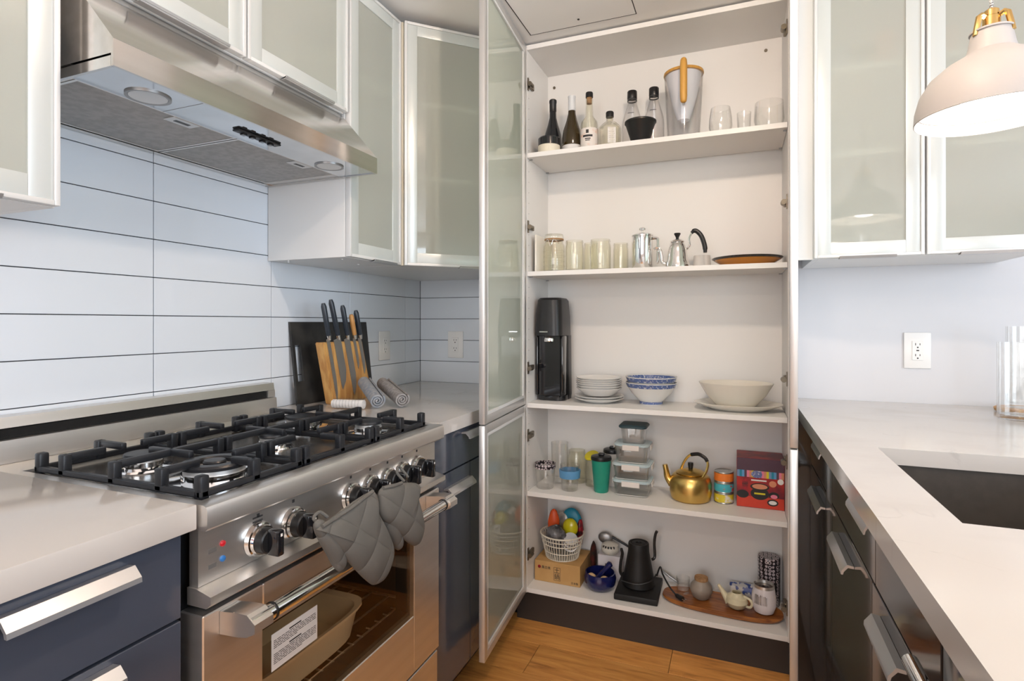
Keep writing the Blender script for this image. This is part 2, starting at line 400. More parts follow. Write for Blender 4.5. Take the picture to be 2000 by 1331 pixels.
# ------------------------------------------------------------------ the room
WY = 2.355      # back wall plane
CZ = 2.292      # ceiling
def struct(name, bm, m, parent=None):
    o = mesh_obj(name, finish(name, bm, m), parent); 
    if parent is None: o['kind'] = 'structure'
    return o
floor = struct('floor', box(B(), -0.1, 4.6, -3.2, 2.45, -0.06, -0.008), 'toe_dark')
PW = 0.182; k = 0
rowy = 2.151
meshes = {}
yy = rowy
row = 0
while yy > -3.1:
    xs = [1.211, 1.95, 0.55, 1.5, 0.9][row % 5] - 1.2*3
    x = xs
    while x < 4.5:
        a, b = max(x, -0.05), min(x+1.2, 4.5)
        if b-a > 0.02:
            bm = box(B(), -(b-a)/2+0.0008, (b-a)/2-0.0008, -PW/2+0.0008, PW/2-0.0008, -0.008, 0.0, 0.0006, 1)
            mesh_obj('plank', finish('plank', bm, 'oak'), floor, ((a+b)/2, yy-PW/2, 0))
        x += 1.2
    yy -= PW; row += 1

wall_left = struct('wall_left', box(B(), -0.12, -0.009, -3.2, 2.45, 0, CZ), 'grout')
TW, TH_, TG = 0.4025, 0.1010, 0.0022
def tile_mesh(wd, axis):
    if axis == 'x': bm = box(B(), -0.009, 0.0, -wd/2+TG/2, wd/2-TG/2, -TH_/2+TG/2, TH_/2-TG/2, 0.0008, 1)
    else: bm = box(B(), -wd/2+TG/2, wd/2-TG/2, 0.0, 0.009, -TH_/2+TG/2, TH_/2-TG/2, 0.0008, 1)
    return finish('tile', bm, 'tile')
tm = tile_mesh(TW, 'x'); tcut = tile_mesh(WY-2.2237, 'x')
for r in range(8):
    z = 0.9130 + r*TH_ + TH_/2
    for c in range(-2, 4):
        y = 1.0162 + (c-1)*TW + TW/2
        mesh_obj('tile', tm, wall_left, (0, y, z))
    mesh_obj('tile', tcut, wall_left, (0, (WY+2.2237)/2, z))
wall_back = struct('wall_back', box(B(), -0.009, 4.6, WY+0.009, WY+0.12, 0, CZ), 'grout')
tb = tile_mesh(TW, 'y'); tb2 = tile_mesh(0.24, 'y')
for r in range(6):
    z = 0.9130 + r*TH_ + TH_/2
    mesh_obj('tile', tb, wall_back, (TW/2, WY, z)); mesh_obj('tile', tb2, wall_back, (TW+0.12, WY, z))
plaster = struct('plaster_face', box(B(), 1.60, 4.6, WY, WY+0.009, 0.0, CZ), 'paint', wall_back)
ceiling = struct('ceiling', box(B(), -0.12, 4.6, -3.2, 2.45, CZ, CZ+0.1), 'ceiling_paint')
struct('wall_front', box(B(), -0.12, 4.6, -3.32, -3.2, 0, CZ), 'paint')
struct('wall_right', box(B(), 4.6, 4.72, -3.32, 2.475, 0, CZ), 'paint')
def window(name, bm_pts, axis):
    bm = B(); frame4(bm, *bm_pts)
    if axis == 'x':
        for v in bm.verts: v.co = Vector((v.co.y, v.co.x, v.co.z))
    struct(name, bm, 'alu_white')
window('window_1', (-1.75, 0.95, 0.45, 2.15, 0.05, 4.50, 4.60), 'x'); window('window_2', (0.25, 2.75, 0.70, 2.20, 0.05, -3.20, -3.10), 'y')
hb = B(); frame4(hb, 0.70, 1.10, 1.30, 2.0, 0.0025, CZ-0.0012, CZ)
for v in hb.verts: v.co = Vector((v.co.x, v.co.z, v.co.y))
struct('hatch_joint', hb, 'ink', ceiling)
struct('hatch_panel', box(B(), 0.7035, 1.0965, 1.3035, 1.9965, CZ-0.0016, CZ, 0.0005, 1), 'ceiling_paint', ceiling)
struct('hatch_screw', cyl(B(), (0.90, 1.955, CZ-0.004), (0.90, 1.955, CZ), 0.004), 'ink', ceiling)

# ------------------------------------------------------------------ frosted wall cabinets (local frame: x along the front, front at y=0 facing -y)
def alu_door(t, x0, x1, z0, z1, y=-0.020, pull=(0.25, 0.75), parent_name='door', pane='frost', band=0.048):
    d = t.p(parent_name, frame4(B(), x0+0.0015, x1-0.0015, z0+0.0015, z1-0.0015, 0.009, y, y+0.019, 0.0012), 'alu_white')
    t.p('bezel', frame4(B(), x0+0.0108, x1-0.0108, z0+0.0108, z1-0.0108, band-0.0108, y+0.004, y+0.016, 0.0008), 'alu_band', d, label='pale satin inner bezel')
    t.p('glass_pane', box(B(), x0+band+0.0002, x1-band-0.0002, y+0.007, y+0.011, z0+band+0.0002, z1-band-0.0002), pane, d, label='frosted glass pane')
    if pull:
        a, b = x0+(x1-x0)*pull[0], x0+(x1-x0)*pull[1]
        t.p('edge_pull', prism(B(), [(y-0.010, z0-0.001), (y+0.012, z0-0.001), (y+0.012, z0-0.004), (y-0.007, z0-0.004), (y-0.010, z0+0.004), (y-0.012, z0+0.004)], 'x', a, b), 'handle_alu', d)
    return d
def carcass(t, W, D, z0, z1, shelves, parent_mat='white_cab', th=0.016, x0=0.0):
    t.p('side_panel', box(B(), x0, x0+th, 0.0, D, z0, z1, 0.0006, 1), parent_mat); t.p('side_panel', box(B(), x0+W-th, x0+W, 0.0, D, z0, z1, 0.0006, 1), parent_mat)
    t.p('bottom_panel', box(B(), x0+th, x0+W-th, 0.0, D, z0, z0+th, 0.0006, 1), parent_mat); t.p('top_panel', box(B(), x0+th, x0+W-th, 0.0, D, z1-th, z1, 0.0006, 1), parent_mat)
    t.p('back_panel', box(B(), x0+th, x0+W-th, D-0.006, D, z0+th, z1-th), parent_mat)
    for s in shelves: t.p('shelf', box(B(), x0+th, x0+W-th, 0.02, D-0.006, s, s+th, 0.0006, 1), parent_mat)
ZB = 1.400
ZT = 2.262
L90 = R(90)
SH = (1.715-ZB, 1.985-ZB)
G1 = 'frosted glass wall cabinets'
# beside the hood, over the near counter
t = T('wall_cabinet', 'white frosted-glass wall cabinet hanging over the counter with the charcoal drawer', 'cabinet', (0.310, -0.28, ZB), L90, G1)
carcass(t, 0.895, 0.308, 0, ZT-ZB, SH); alu_door(t, 0.0, 0.446, 0, ZT-ZB); alu_door(t, 0.449, 0.895, 0, ZT-ZB, pull=(0.35, 0.80))
t.p('cable_clip', box(B(), 0.60, 0.64, 0.10, 0.112, -0.003, 0.0), 'steel_dark')
# above the hood
t = T('wall_cabinet', 'low two-door frosted cabinet mounted above the steel range hood', 'cabinet', (0.310, 0.634, 1.838), L90, G1)
carcass(t, 0.763, 0.308, 0, ZT-1.838, ()); alu_door(t, 0.0, 0.381, 0, ZT-1.838, pull=(0.3, 0.85)); alu_door(t, 0.383, 0.763, 0, ZT-1.838, pull=(0.3, 0.8))
# between hood and corner
t = T('wall_cabinet', 'narrow frosted-glass wall cabinet between the range hood and the corner', 'cabinet', (0.310, 1.402, ZB), L90, G1)
carcass(t, 0.285, 0.308, 0, ZT-ZB, SH); alu_door(t, 0.0, 0.285, 0, ZT-ZB, pull=(0.4, 0.85))
for xx, yy_ in ((0.05, 0.27), (0.05, 0.05), (0.20, 0.10), (0.02, 0.24)):
    t.p('screw_cap', lathe(B(), [(0, -0.0015), (0.005, -0.0012), (0.005, 0.0)], (xx, yy_, 0), 10), 'alu')
# diagonal corner cabinet
t = T('corner_cabinet', 'diagonal frosted-glass corner wall cabinet next to the open pantry door', 'cabinet', (0, 0, ZB), None, G1)
pA, pB = Vector((0.330, 1.712)), Vector((0.640, 2.022))
poly = [(0.003, 1.692), (0.328, 1.692), (0.640, 2.004), (0.640, WY-0.003), (0.003, WY-0.003)]
for nm, za, zb in (('bottom_panel', ZB, ZB+0.016), ('top_panel', ZT-0.016, ZT), ('shelf', 1.715, 1.731), ('shelf', 1.985, 2.001)):
    t.p(nm, prism(B(), poly if nm != 'shelf' else [(0.012, 1.712), (0.318, 1.712), (0.622, 2.016), (0.622, WY-0.012), (0.012, WY-0.012)], 'z', za, zb), 'white_cab')
t.p('side_panel', box(B(), 0.003, 0.328, 1.692, 1.706, ZB+0.016, ZT-0.016), 'white_cab'); t.p('side_panel', box(B(), 0.626, 0.640, 2.004, WY-0.003, ZB+0.016, ZT-0.016), 'white_cab')
t.p('back_panel', box(B(), 0.003, 0.009, 1.706, WY-0.003, ZB+0.016, ZT-0.016), 'white_cab'); t.p('back_panel', box(B(), 0.009, 0.626, WY-0.009, WY-0.003, ZB+0.016, ZT-0.016), 'white_cab')
t.p('filler_strip', box(B(), 0.318, 0.334, 1.6895, 1.7045, ZB, ZT), 'cream', label='cream filler strip')
# door, given its own turned frame
dr = bpy.data.objects.new('door', finish('door', frame4(B(), 0.0, 0.436, 0, ZT-ZB, 0.009, -0.0195, -0.0005, 0.0012), 'alu_white')); COL.objects.link(dr)
dr.parent = t.o; dr.location = (0.332, 1.696, 0); dr.rotation_euler = (0, 0, R(45))
def sub(name, bm, m, par, label=None): return mesh_obj(name, finish(name, bm, m), par, label=label)
sub('bezel', frame4(B(), 0.0093, 0.4267, 0.0093, ZT-ZB-0.0093, 0.036, -0.0155, -0.0035, 0.0008), 'alu_band', dr, 'pale satin inner bezel')
sub('glass_pane', box(B(), 0.0455, 0.3905, -0.0125, -0.0085, 0.0455, ZT-ZB-0.0455), 'frost', dr, 'frosted glass pane')
sub('edge_pull', prism(B(), [(-0.030, -0.001), (-0.008, -0.001), (-0.008, -0.004), (-0.027, -0.004), (-0.030, 0.004), (-0.032, 0.004)], 'x', 0.20, 0.40), 'handle_alu', dr)
# right of the pantry
t = T('wall_cabinet', 'two-door frosted wall cabinet behind the pendant lamp', 'cabinet', (1.655, 2.022, ZB), 0.0, G1)
carcass(t, 0.585, WY-2.022-0.003, 0, ZT-ZB, (1.725-ZB, 1.995-ZB)); alu_door(t, 0.0, 0.294, 0, ZT-ZB, pull=(0.24, 0.75)); alu_door(t, 0.297, 0.585, 0, ZT-ZB, pull=(0.28, 0.90))
t.p('filler_strip', box(B(), -0.050, -0.0005, 0.0, 0.016, 0, ZT-ZB), 'white_cab')
t.p('partition', box(B(), 0.287, 0.301, 0.0, 0.020, 0.016, ZT-ZB-0.016), 'white_cab')
# what shows dimly behind that glass
for nm, lb, ct, xx, ww, hh, mm in (('mug', 'pale blue mug standing behind the frosted door beside the pantry', 'mug', 1.745, 0.034, 0.09, 'denim'),
                                    ('mug', 'salmon-coloured mug standing behind the frosted door beside the pantry', 'mug', 1.875, 0.034, 0.12, 'salmon'),
                                    ('mug', 'salmon mug blurred behind the frosted door at the lamp', 'mug', 2.03, 0.036, 0.10, 'salmon'),
                                    ('mug', 'white mug blurred behind the frosted door at the lamp', 'mug', 2.15, 0.036, 0.11, 'vessel_white')):
    g = T(nm, lb, ct, (xx, 2.13, 1.995+0.0162), 0.0, 'mugs behind frosted glass')
    g.p('cup', lathe(B(), [(0, 0), (ww*0.9, 0), (ww, 0.01), (ww, hh), (ww-0.004, hh), (ww-0.004, 0.006), (0, 0.006)]), mm)
    g.p('handle', tube(B(), spline([(ww-0.002, 0, hh*0.8), (ww+0.022, 0, hh*0.75), (ww+0.022, 0, hh*0.35), (ww-0.002, 0, hh*0.25)], 4), 0.005), mm)

# ------------------------------------------------------------------ range hood
t = T('range_hood', 'stainless steel under-cabinet range hood with mesh filters', 'range hood', (0.0, 1.016, 1.640))
HY0, HY1 = 0.636, 1.396
prof = [(0.003, 1.836), (0.302, 1.836), (0.434, 1.688), (0.434, 1.641), (0.428, 1.641), (0.428, 1.6635), (0.003, 1.6645)]
t.p('canopy', prism(B(), prof, 'y', HY0, HY1), 'steel_hood')
for ya, yb in ((HY0, HY0+0.006), (HY1-0.006, HY1)): t.p('end_lip', box(B(), 0.003, 0.4275, ya, yb, 1.641, 1.6595), 'steel_hood')
t.p('rear_lip', box(B(), 0.003, 0.022, HY0+0.0065, HY1-0.0065, 1.643, 1.6635), 'steel_hood')
t.p('light_panel', box(B(), 0.305, 0.4275, HY0+0.0065, HY1-0.0065, 1.6435, 1.6598), 'steel_mirror', label='polished underside strip')
for a, b, lab in ((HY0+0.02, 1.006, 'grey mesh grease filter'), (1.016, HY1-0.03, 'grey mesh grease filter')):
    f = t.p('grease_filter', box(B(), 0.030, 0.300, a, b, 1.646, 1.6595, 0.002, 1), 'filter', label=lab)
    fb = B(); frame4(fb, a-0.003, b+0.003, 0.026, 0.304, 0.006, 1.6445, 1.658)
    for v in fb.verts: v.co = Vector((v.co.z, v.co.x, v.co.y))
    t.p('filter_rim', fb, 'steel', f)
    t.p('latch', box(B(), 0.262, 0.298, (a+b)/2+0.02, (a+b)/2+0.085, 1.6437, 1.646, 0.001, 1), 'alu', f)
    t.p('latch_slot', box(B(), 0.274, 0.284, (a+b)/2+0.035, (a+b)/2+0.070, 1.6432, 1.6436), 'black', f)
t.p('underside_plate', box(B(), 0.0225, 0.3045, HY0+0.0066, HY1-0.0066, 1.6600, 1.6612), 'steel')
for ya, yb in ((HY0+0.0066, HY0+0.0165), (HY1-0.0265, HY1-0.0066)): t.p('side_rail', box(B(), 0.0225, 0.3045, ya, yb, 1.6455, 1.6598), 'steel')
for y in (0.755, 1.282):
    lt = t.p('lamp_ring', lathe(B(), [(0.034, 1.6415), (0.040, 1.6405), (0.040, 1.6435)], (0.352, y, 0), 28), 'steel_dark')
    t.p('lamp_lens', lathe(B(), [(0, 1.642), (0.031, 1.642), (0.0335, 1.6415), (0.0335, 1.6434), (0, 1.6434)], (0.352, y, 0), 28), 'alu', lt)
sw = t.p('switch_bar', box(B(), 0.352, 0.374, 0.952, 1.080, 1.638, 1.6434, 0.0025), 'black')
for y in (0.975, 1.00, 1.03, 1.055): t.p('switch_button', box(B(), 0.357, 0.369, y-0.006, y+0.006, 1.634, 1.638, 0.001, 1), 'black_gloss', sw)
t.p('seam', box(B(), 0.3045, 0.4275, 0.8195, 0.8205, 1.6431, 1.6434), 'steel_dark')

# ------------------------------------------------------------------ gas range
RY0, RY1 = 0.628, 1.384
t = T('gas_range', 'stainless steel gas range with black cast-iron grates and seven knobs', 'range', (0.33, 1.006, 0.0))
bd = B(); box(bd, 0.010, 0.600, RY0, RY0+0.02, 0.10, 0.872); box(bd, 0.010, 0.600, RY1-0.02, RY1, 0.10, 0.872); box(bd, 0.010, 0.03, RY0+0.02, RY1-0.02, 0.10, 0.872)
box(bd, 0.03, 0.62, RY0+0.02, RY1-0.02, 0.745, 0.872); box(bd, 0.03, 0.60, RY0+0.02, RY1-0.02, 0.10, 0.26)
t.p('body', bd, 'black')
cv = B(); box(cv, 0.06, 0.10, RY0+0.021, RY1-0.021, 0.261, 0.744); box(cv, 0.10, 0.60, RY0+0.021, RY0+0.05, 0.261, 0.744); box(cv, 0.10, 0.60, RY1-0.05, RY1-0.021, 0.261, 0.744)
box(cv, 0.10, 0.60, RY0+0.05, RY1-0.05, 0.261, 0.30); box(cv, 0.10, 0.60, RY0+0.05, RY1-0.05, 0.715, 0.744)
t.p('oven_cavity', cv, 'oven_inside')
rk = B()
RZ = 0.430
for y in (RY0+0.055, RY1-0.055): tube(rk, [(0.11, y, RZ), (0.59, y, RZ)], 0.004, 6)
for i in range(9): tube(rk, [(0.12+0.0575*i, RY0+0.055, RZ), (0.12+0.0575*i, RY1-0.055, RZ)], 0.003, 6)
for i in range(18): tube(rk, [(0.565, RY0+0.07+0.036*i, RZ), (0.595, RY0+0.07+0.036*i, RZ)], 0.002, 6)
tube(rk, [(0.595, RY0+0.055, RZ), (0.595, RY1-0.055, RZ)], 0.003, 6)
t.p('oven_rack', rk, 'steel')
# cooktop
ct = B(); box(ct, 0.010, 0.150, RY0, RY1, 0.8725, 0.911); box(ct, 0.630, 0.640, RY0, RY1, 0.8725, 0.911); box(ct, 0.150, 0.630, RY0, RY0+0.020, 0.8725, 0.911); box(ct, 0.150, 0.630, RY1-0.020, RY1, 0.8725, 0.911)
t.p('cooktop_rim', ct, 'steel')
t.p('cooktop_pan', box(B(), 0.1505, 0.6295, RY0+0.0205, RY1-0.0205, 0.8725, 0.905), 'enamel')
t.p('front_nose', prism(B(), [(0.6405, 0.872), (0.6405, 0.9115), (0.658, 0.9120), (0.6645, 0.9095), (0.667, 0.903), (0.667, 0.876), (0.663, 0.872)], 'y', RY0, RY1), 'steel')
bg_ = t.p('backguard', prism(B(), [(0.004, 0.9115), (0.060, 0.9115), (0.056, 0.958), (0.030, 0.960), (0.030, 0.980), (0.048, 0.982), (0.044, 1.004), (0.004, 1.004)], 'y', RY0, RY1), 'steel')
t.p('vent_slot', box(B(), 0.0302, 0.046, RY0+0.03, RY1-0.03, 0.9605, 0.9795), 'void', bg_)
for ya in (RY0, RY1-0.03): t.p('slot_end', box(B(), 0.0302, 0.051, ya+0.0005, ya+0.0295, 0.9598, 0.9815), 'steel', bg_)
# burners
def burner(x, y, r, wok=False):
    b = t.p('burner', lathe(B(), [(r*1.5, 0.0), (r*1.45, 0.004), (r*1.0, 0.006), (r*1.0, 0.016), (0, 0.016)], (x, y, 0.9052), 32), 'chrome')
    hd = B(); n = 26
    lathe(hd, [(r*0.94, 0.016), (r*0.94, 0.024), (0, 0.024)], (x, y, 0.9052), 32)
    t.p('flame_ring', hd, 'alu', b)
    if wok: t.p('burner_cap', lathe(B(), [(r*0.62, 0.0245), (r*1.02, 0.0245), (r*1.04, 0.030), (r*0.98, 0.034), (r*0.66, 0.034), (r*0.60, 0.030), (r*0.60, 0.0245)], (x, y, 0.9052), 32), 'iron', b); \
        t.p('inner_cap', lathe(B(), [(r*0.34, 0.0245), (r*0.36, 0.032), (r*0.32, 0.035), (0, 0.036)], (x, y, 0.9052), 24), 'iron', b)
    else: t.p('burner_cap', lathe(B(), [(r*0.98, 0.0245), (r*1.05, 0.027), (r*1.0, 0.032), (r*0.5, 0.034), (0, 0.034)], (x, y, 0.9052), 28), 'iron', b)
burner(0.520, 0.765, 0.056, True); burner(0.325, 0.765, 0.034); burner(0.420, 1.006, 0.030); burner(0.300, 1.235, 0.046); burner(0.520, 1.235, 0.036)
# three cast-iron grates, each one casting
def grate(y0, y1):
    g = B(); x0, x1 = 0.176, 0.622; lo0, lo1, hi = 0.9105, 0.922, 0.950; bw = 0.011; ym = (y0+y1)/2
    box(g, x0, x0+bw, y0, y1, lo0, lo1, 0.002, 1); box(g, x1-bw, x1, y0, y1, lo0, lo1, 0.002, 1)
    box(g, x0+bw, x1-bw, y0, y0+bw, lo0, lo1, 0.002, 1); box(g, x0+bw, x1-bw, y1-bw, y1, lo0, lo1, 0.002, 1)
    for x in (x0, x1-0.018):
        for y in (y0, y1-0.018): box(g, x, x+0.018, y, y+0.018, 0.9058, hi-0.003, 0.004, 2)
    for x in (0.258, 0.399, 0.520):
        for s, y in ((1, y0), (-1, y1)):
            ya, yb = (y, y+0.016) if s > 0 else (y-0.016, y)
            box(g, x-0.009, x+0.009, ya, yb, lo0, hi, 0.003, 2)
        if x == 0.399: box(g, x-0.006, x+0.006, y0+0.004, y1-0.004, hi-0.014, hi, 0.003, 2)
        else:
            box(g, x-0.006, x+0.006, y0+0.004, y0+0.078, hi-0.014, hi, 0.003, 2); box(g, x-0.006, x+0.006, y1-0.078, y1-0.004, hi-0.014, hi, 0.003, 2)
    for s, x in ((1, x0), (-1, x1)):
        xa, xb = (x, x+0.016) if s > 0 else (x-0.016, x)
        box(g, xa, xb, ym-0.009, ym+0.009, lo0, hi, 0.003, 2)
        xa, xb = (x+0.004, x+0.085) if s > 0 else (x-0.06, x-0.004)
        box(g, xa, xb, ym-0.006, ym+0.006, hi-0.014, hi, 0.003, 2)
    box(g, 0.340, 0.455, ym-0.006, ym+0.006, hi-0.014, hi, 0.003, 2)
    t.p('grate', g, 'iron')
grate(0.653, 0.884); grate(0.890, 1.122); grate(1.128, 1.359)
# control panel, knobs
cp = t.p('control_panel', box(B(), 0.6205, 0.640, RY0+0.006, RY1-0.006, 0.778, 0.8715), 'steel')
PX = 0.640
for y, z in ((0.753, 0.813), (0.838, 0.813), (1.010, 0.815), (1.080, 0.815), (1.149, 0.815), (1.213, 0.815), (1.283, 0.815)):
    kb = t.p('knob', tube(B(), [(PX+0.0145, y, z), (PX+0.028, y, z), (PX+0.030, y, z)], [0.0225, 0.0215, 0.019], 28), 'black')
    t.p('bezel_ring', tube(B(), [(PX+0.0005, y, z), (PX+0.008, y, z), (PX+0.009, y, z), (PX+0.0144, y, z)], [0.031, 0.029, 0.026, 0.0245], 32), 'chrome', kb)
    t.p('grip', box(B(), PX+0.028, PX+0.054, y-0.0075, y+0.0075, z-0.0225, z+0.0225, 0.003), 'black_gloss', kb)
    t.p('pointer_mark', box(B(), PX+0.0541, PX+0.0546, y-0.002, y+0.002, z+0.012, z+0.017), 'paper', kb)
    t.p('printed_mark', box(B(), PX+0.0002, PX+0.0005, y-0.003, y+0.003, z+0.039, z+0.045), 'ink', cp)
for z in (0.8435, 0.8505): t.p('printed_mark', box(B(), PX+0.0002, PX+0.0005, 0.741, 0.763, z, z+0.003), 'ink', cp)
for z, mm in ((0.832, 'red_led'), (0.807, 'blue_led')):
    t.p('indicator_light', tube(B(), [(PX-0.001, 0.679, z), (PX+0.002, 0.679, z), (PX+0.0035, 0.679, z)], [0.0052, 0.0050, 0.0025], 16), mm, cp)
    t.p('printed_mark', box(B(), PX+0.0002, PX+0.0005, 0.652, 0.667, z-0.008, z-0.001), 'steel_dark', cp)
rl = t.p('trim_rail', prism(B(), [(0.6205, 0.750), (0.6205, 0.7775), (0.640, 0.7775), (0.672, 0.770), (0.672, 0.758), (0.662, 0.750)], 'y', RY0+0.002, RY1-0.002), 'steel')
t.p('vent_gap', box(B(), 0.6005, 0.640, RY0+0.02, RY1-0.02, 0.7365, 0.7495), 'void')
# oven door with window
DZ0, DZ1 = 0.288, 0.735; WY0, WY1, WZ0, WZ1 = 0.752, 1.250, 0.437, 0.655
DY0, DY1 = RY0+0.004, RY1-0.004
db = B(); box(db, 0.601, 0.653, DY0, WY0, DZ0, DZ1, 0.002, 1); box(db, 0.601, 0.653, WY1, DY1, DZ0, DZ1, 0.002, 1); box(db, 0.601, 0.653, WY0, WY1, DZ0, WZ0, 0.002, 1); box(db, 0.601, 0.653, WY0, WY1, WZ1, DZ1, 0.002, 1)
od = t.p('oven_door', db, 'steel')
t.p('window_glass', box(B(), 0.640, 0.6515, WY0+0.0005, WY1-0.0005, WZ0+0.0005, WZ1-0.0005), 'oven_glass', od, label='dark tinted window glass')
fb = B(); frame4(fb, WY0+0.0006, WY1-0.0006, WZ0+0.0006, WZ1-0.0006, 0.010, 0.6030, 0.6395)
for v in fb.verts: v.co = Vector((v.co.y, v.co.x, v.co.z))
t.p('window_gasket', fb, 'black', od)
hz, hx = 0.718, 0.712
t.p('door_handle', tube(B(), [(hx, 0.664, hz), (hx, 1.344, hz)], 0.0135, 20), 'chrome', od)
for y, s in ((0.700, 1), (1.308, -1)):
    t.p('handle_bracket', prism(B(), [(0.6535, hz-0.025), (0.6535, hz+0.012), (0.692, hz+0.0165), (hx, hz+0.0165), (hx+0.0165, hz+0.004), (hx+0.0165, hz-0.010), (hx, hz-0.0185), (0.694, hz-0.022)], 'y', min(y, y-s*0.038), max(y, y-s*0.038)), 'steel', od)
    t.p('handle_ring', tube(B(), [(hx, y+s*0.012, hz), (hx, y+s*0.015, hz)], 0.0152, 20), 'black', od)
lb = t.p('warning_label', box(B(), 0.6517, 0.6522, 0.772, 0.890, 0.567, 0.634), 'paper', od, label='white printed caution label')
t.p('lower_panel', box(B(), 0.601, 0.648, DY0, DY1, 0.105, 0.278, 0.002, 1), 'steel')
t.p('plinth', box(B(), 0.05, 0.58, DY0+0.01, DY1-0.01, 0.0, 0.0995), 'black')
tx = B(); rnd = random.Random(3)
for blk in ((0.623, 5), (0.598, 6)):
    z = blk[0]; box(tx, 0.6522, 0.65235, 0.815, 0.846, z, z+0.0026)
    for i in range(blk[1]):
        z -= 0.0033; y = 0.777
        while y < 0.884:
            L_ = rnd.uniform(0.004, 0.014); 
            if i == blk[1]-1 and y > 0.835: break
            box(tx, 0.6522, 0.65235, y, min(y+L_, 0.886), z, z+0.0013); y += L_+0.0016
t.p('label_print', tx, 'ink', od)
# dish in the oven
dish = lathe(B(), [(0, 0), (0.80, 0), (0.86, 0.006), (0.96, 0.070), (1.02, 0.072), (1.02, 0.078), (0.92, 0.076), (0.82, 0.012), (0, 0.012)], (0, 0, 0), 48, 0.098, 0.200)
for v in dish.verts:
    x, y = v.co.x/0.098, v.co.y/0.200; r = math.hypot(x, y)
    if r > 1e-6: k = ((abs(x)/r)**5+(abs(y)/r)**5)**(-1/5); v.co.x *= k; v.co.y *= k
solo('baking_dish', dish, 'stone_dish',
     'beige ribbed baking dish on the rack inside the oven', 'baking dish', (0.490, 0.955, RZ+0.0045), local=True)

# ------------------------------------------------------------------ counters and base cabinets
def pull_bar(t, x0, x1, z, par=None, y=-0.0205, m='handle_alu', k=1.0):
    poly = [(y, z+0.010), (y-0.016*k, z+0.012), (y-0.030*k, z-0.002), (y-0.031*k, z-0.009), (y-0.026*k, z-0.009), (y-0.024*k, z-0.003), (y-0.014*k, z+0.006), (y, z+0.005)]
    return t.p('handle', prism(B(), poly, 'x', x0, x1), m, par)
def front(t, name, x0, x1, z0, z1, m, hz=None, hx=None, k=1.0):
    f = t.p(name, box(B(), x0+0.0015, x1-0.0015, -0.020, -0.0005, z0+0.0015, z1-0.0015, 0.001, 1), m)
    if hz is not None: pull_bar(t, hx[0], hx[1], hz, f, k=k)
    return f
CT = 0.914; CB = 0.875
# near left
t = T('base_cabinet', 'charcoal drawer base cabinet under the counter left of the range', 'cabinet', (0.610, -0.30, 0), L90)
t.p('carcass', box(B(), 0, 0.914, 0.0, 0.606, 0.10, 0.874), 'charcoal'); t.p('toe_kick', box(B(), 0, 0.914, 0.06, 0.08, 0, 0.0995), 'toe_dark')
for a, b in ((0, 0.30), (0.30, 0.914)):
    hx_ = (0.674, 0.830) if a else (0.05, 0.25)
    front(t, 'drawer', a, b, 0.738, 0.872, 'charcoal', 0.845, hx_); front(t, 'drawer', a, b, 0.42, 0.736, 'charcoal', 0.716, (hx_[0], hx_[1]-0.02)); front(t, 'drawer', a, b, 0.11, 0.418, 'charcoal', 0.38, hx_)
solo('countertop', box(B(), 0.002, 0.650, -0.32, RY0-0.004, CB, CT, 0.002), 'quartz', 'white veined quartz countertop slab left of the range', 'countertop', (0.33, 0.15, CB))
# right of range to corner
t = T('base_cabinet', 'charcoal base cabinet between the range and the pantry', 'cabinet', (0.610, 1.392, 0), L90)
t.p('carcass', box(B(), 0, 0.62, 0.0, 0.606, 0.10, 0.874), 'charcoal'); t.p('toe_kick', box(B(), 0, 0.62, 0.06, 0.08, 0, 0.0995), 'toe_dark')
front(t, 'drawer', 0, 0.62, 0.752, 0.872, 'charcoal', 0.845, (0.17, 0.45)); front(t, 'door', 0, 0.232, 0.11, 0.750, 'charcoal', 0.698, (0.055, 0.215)); front(t, 'door', 0.232, 0.62, 0.11, 0.750, 'charcoal')
cl = B(); prism(cl, [(0.002, RY1+0.004), (0.650, RY1+0.004), (0.650, 2.03), (0.642, 2.03), (0.642, WY-0.002), (0.002, WY-0.002)], 'z', CB, CT)
solo('countertop', cl, 'quartz', 'white quartz countertop slab holding the knife block', 'countertop', (0.33, 1.85, CB))
# right run with sink
RX = 1.670
t = T('base_cabinet', 'dark espresso base cabinets under the sink counter', 'cabinet', (RX, 2.345, 0), R(-90))
LEN = 1.557
cb_ = B(); box(cb_, 0, 0.018, 0.0, 0.60, 0.10, 0.876); box(cb_, LEN-0.018, LEN, 0.0, 0.60, 0.10, 0.876); box(cb_, 0.018, LEN-0.018, 0.0, 0.018, 0.10, 0.876); box(cb_, 0.018, LEN-0.018, 0.582, 0.60, 0.10, 0.876); box(cb_, 0.018, LEN-0.018, 0.018, 0.582, 0.10, 0.118)
t.p('carcass', cb_, 'espresso'); t.p('toe_kick', box(B(), 0, LEN, 0.06, 0.08, 0, 0.0995), 'toe_dark')
Yx = lambda y: 2.345-y
front(t, 'filler_strip', 0.285, Yx(2.03), 0.11, 0.874, 'espresso')
t.p('corner_filler', box(B(), 0.275, 0.284, -0.0640, -0.0002, 0.0, 0.8765), 'espresso')
ZS = 0.744
front(t, 'drawer', Yx(2.03), Yx(1.700), ZS+0.001, 0.874, 'espresso', 0.838, (Yx(1.87), Yx(1.705)), 0.55); front(t, 'door', Yx(2.03), Yx(1.700), 0.11, ZS-0.001, 'espresso', 0.690, (Yx(1.92), Yx(1.705)), 0.7)
front(t, 'filler_strip', Yx(1.700), Yx(1.598), 0.11, 0.874, 'espresso')
